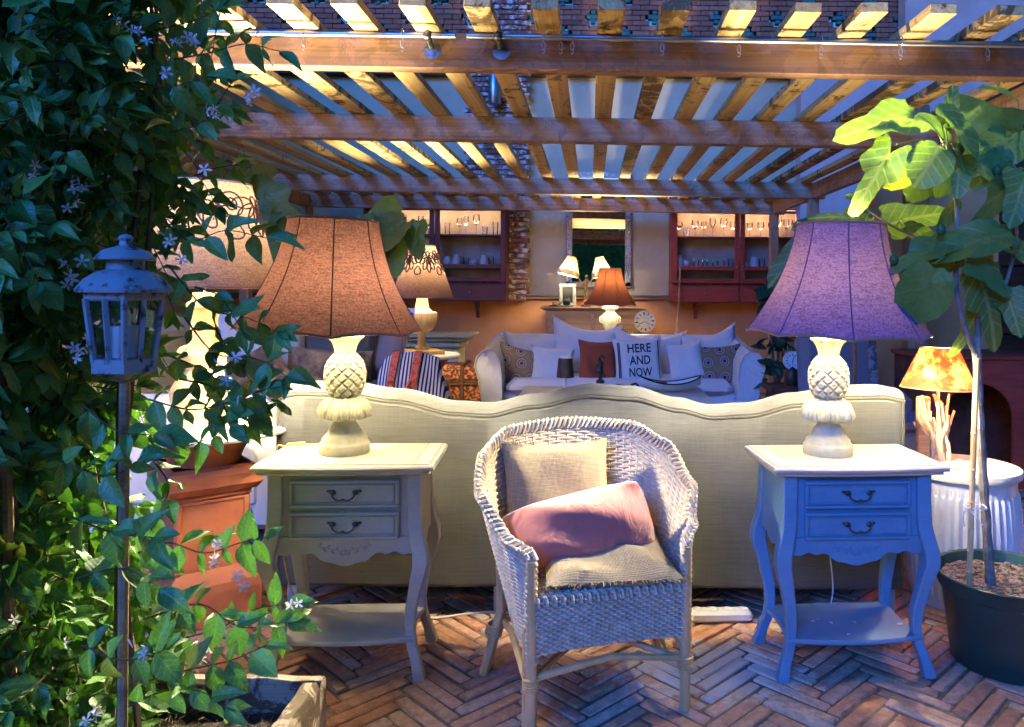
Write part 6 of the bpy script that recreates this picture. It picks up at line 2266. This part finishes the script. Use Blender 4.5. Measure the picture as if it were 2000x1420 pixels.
# rubber plant in a wicker basket by the white sofa
rp = thing('rubber_plant', 'rubber plant in a wicker basket beside the white sofa', 'potted plant', (1.54, 6.35, 0))
m = MB()
for k in range(22):
    zz = .012 + k * .0155
    r = .15 + .04 * math.sin(PI * k / 30)
    m.tube([(r * math.cos(a) * (1 + .02 * (-1) ** i), r * math.sin(a) * (1 + .02 * (-1) ** i), zz) for i, a in enumerate(np.linspace(0, 2 * PI, 36, endpoint=False))], .0085, 5, closed=True)
m.build('basket', M['rattan'], rp, kind='stuff')
m = MB()
for q in ((-.1, -.05, 1.35), (.02, 0, 1.15), (.08, -.1, .95)):
    m.tube(bez([(0, 0, .3), (q[0] * .4, q[1] * .4, .7), q], 8), .011, 6)
m.build('stem', M['stem'], rp)
M['rubber'] = m_leaf('rubber plant leaf', (.012, .05, .025), (.02, .075, .035), (.05, .12, .05), .12, .3, vn=9, vamt=.3)
rw = lambda t: .27 * math.sin(PI * min(1, t) ** .9) ** .7 + .003
rl = [leaf_grid(1.0, rw, 8, 2, .2, d_, .02, sd) for d_, sd in ((.15, 8), (.3, 9))]
rme = [MB().add(v, f).mesh('leaf', M['rubber'], True, uv) for v, f, uv in rl]
for k in range(46):
    zz = rg.uniform(.45, 1.4)
    c = Vector((rg.uniform(-.09, .07), rg.uniform(-.08, .04), zz))
    a = rg.uniform(0, 6.28)
    d_ = Vector((math.cos(a), math.sin(a) * .8 - .2, rg.uniform(-.5, .45))).normalized() * rg.uniform(.13, .22)
    L = d_.length
    place('leaf', rme[k % 2], rp, M=frame(c, c + d_, Vector((rg.uniform(-.3, .3), -.5, .8))) @ Matrix.Diagonal((L * 1.05, L, L, 1)))
# long-leaved plant behind the blue-lit shade
bn = thing('potted_banana', 'long pale-leaved plant rising behind the blue-lit shade', 'potted plant', (1.55, 4.6, 0))
m = MB(); m.lathe([(.12, 0), (.16, .28), (.17, .30), (.15, .30), (.14, .27), (0, .265)], 24); m.build('pot', M['terracotta'], bn)
lf = at(1640, 430, 4.5) - bn.location
m = MB(); m.tube(bez([(0, 0, .26), (.03, 0, .9), lf], 8), .012, 7); m.build('stem', M['stem'], bn)
for bp, tp_, wd in (((1625, 440), (1500, 530), .42), ((1620, 445), (1560, 430), .7), ((1640, 430), (1700, 400), .6), ((1600, 452), (1530, 520), .4)):
    b, t_ = at(bp[0], bp[1], 4.5) - bn.location, at(tp_[0], tp_[1], 4.4) - bn.location
    L = (t_ - b).length
    place('leaf', figm[1][0], bn, M=frame(b, t_, Vector((0, -.7, .7))) @ Matrix.Diagonal((L * wd, L, L, 1)))

# ---------------------------------------------------------------- hedge across the courtyard, behind the viewer (seen in the mirror)
pt_m = MB(); pt_m.add([(0, 0, 0), (.006, .008, .002), (.004, .02, .001), (-.003, .018, .003), (-.006, .007, .001)], [(0, 1, 2, 3, 4)])
pme = pt_m.mesh('fallen_petal', M['petal'], False)
for px, py in ((1600, 1245), (1612, 1243), (1680, 1248), (1650, 1264), (1755, 1250), (1630, 1250)):
    o = place('fallen_petal', pme, loc=((px - VX) * 2.60 / FPX, 2.47 + (1275 - py) * .005, .1365), rot=(rg.uniform(-.2, .2), rg.uniform(-.2, .2), rg.uniform(0, 6)))
    tag(o, 'white fallen petal on the lower shelf of the blue-lit nightstand', 'petal', 'petals fallen on the nightstand shelf')
hd = MB()
hv, hf = [], []
for k in range(9000):
    x, y, z_ = rg.uniform(-5, 5), -8.2 + rg.gauss(0, .3), rg.uniform(0, 4.6) + .2 * math.sin(rg.uniform(0, 6))
    n = len(hv)
    a = rv(1).normalized() * .075
    b = a.cross(rv(1)).normalized() * .035
    c = Vector((x, y, z_))
    hv += [tuple(c - a), tuple(c + b), tuple(c + a), tuple(c - b)]
    hf.append((n, n + 1, n + 2, n + 3))
hd.v, hd.f = hv, hf
hd.box((0, -8.75, 2.25), (10.4, .3, 4.5))
tag(hd.build('hedge', M['jleaf'], smooth=False), 'tall leafy hedge on the far side of the courtyard, seen in the tall mirror', 'hedge', kind='stuff')
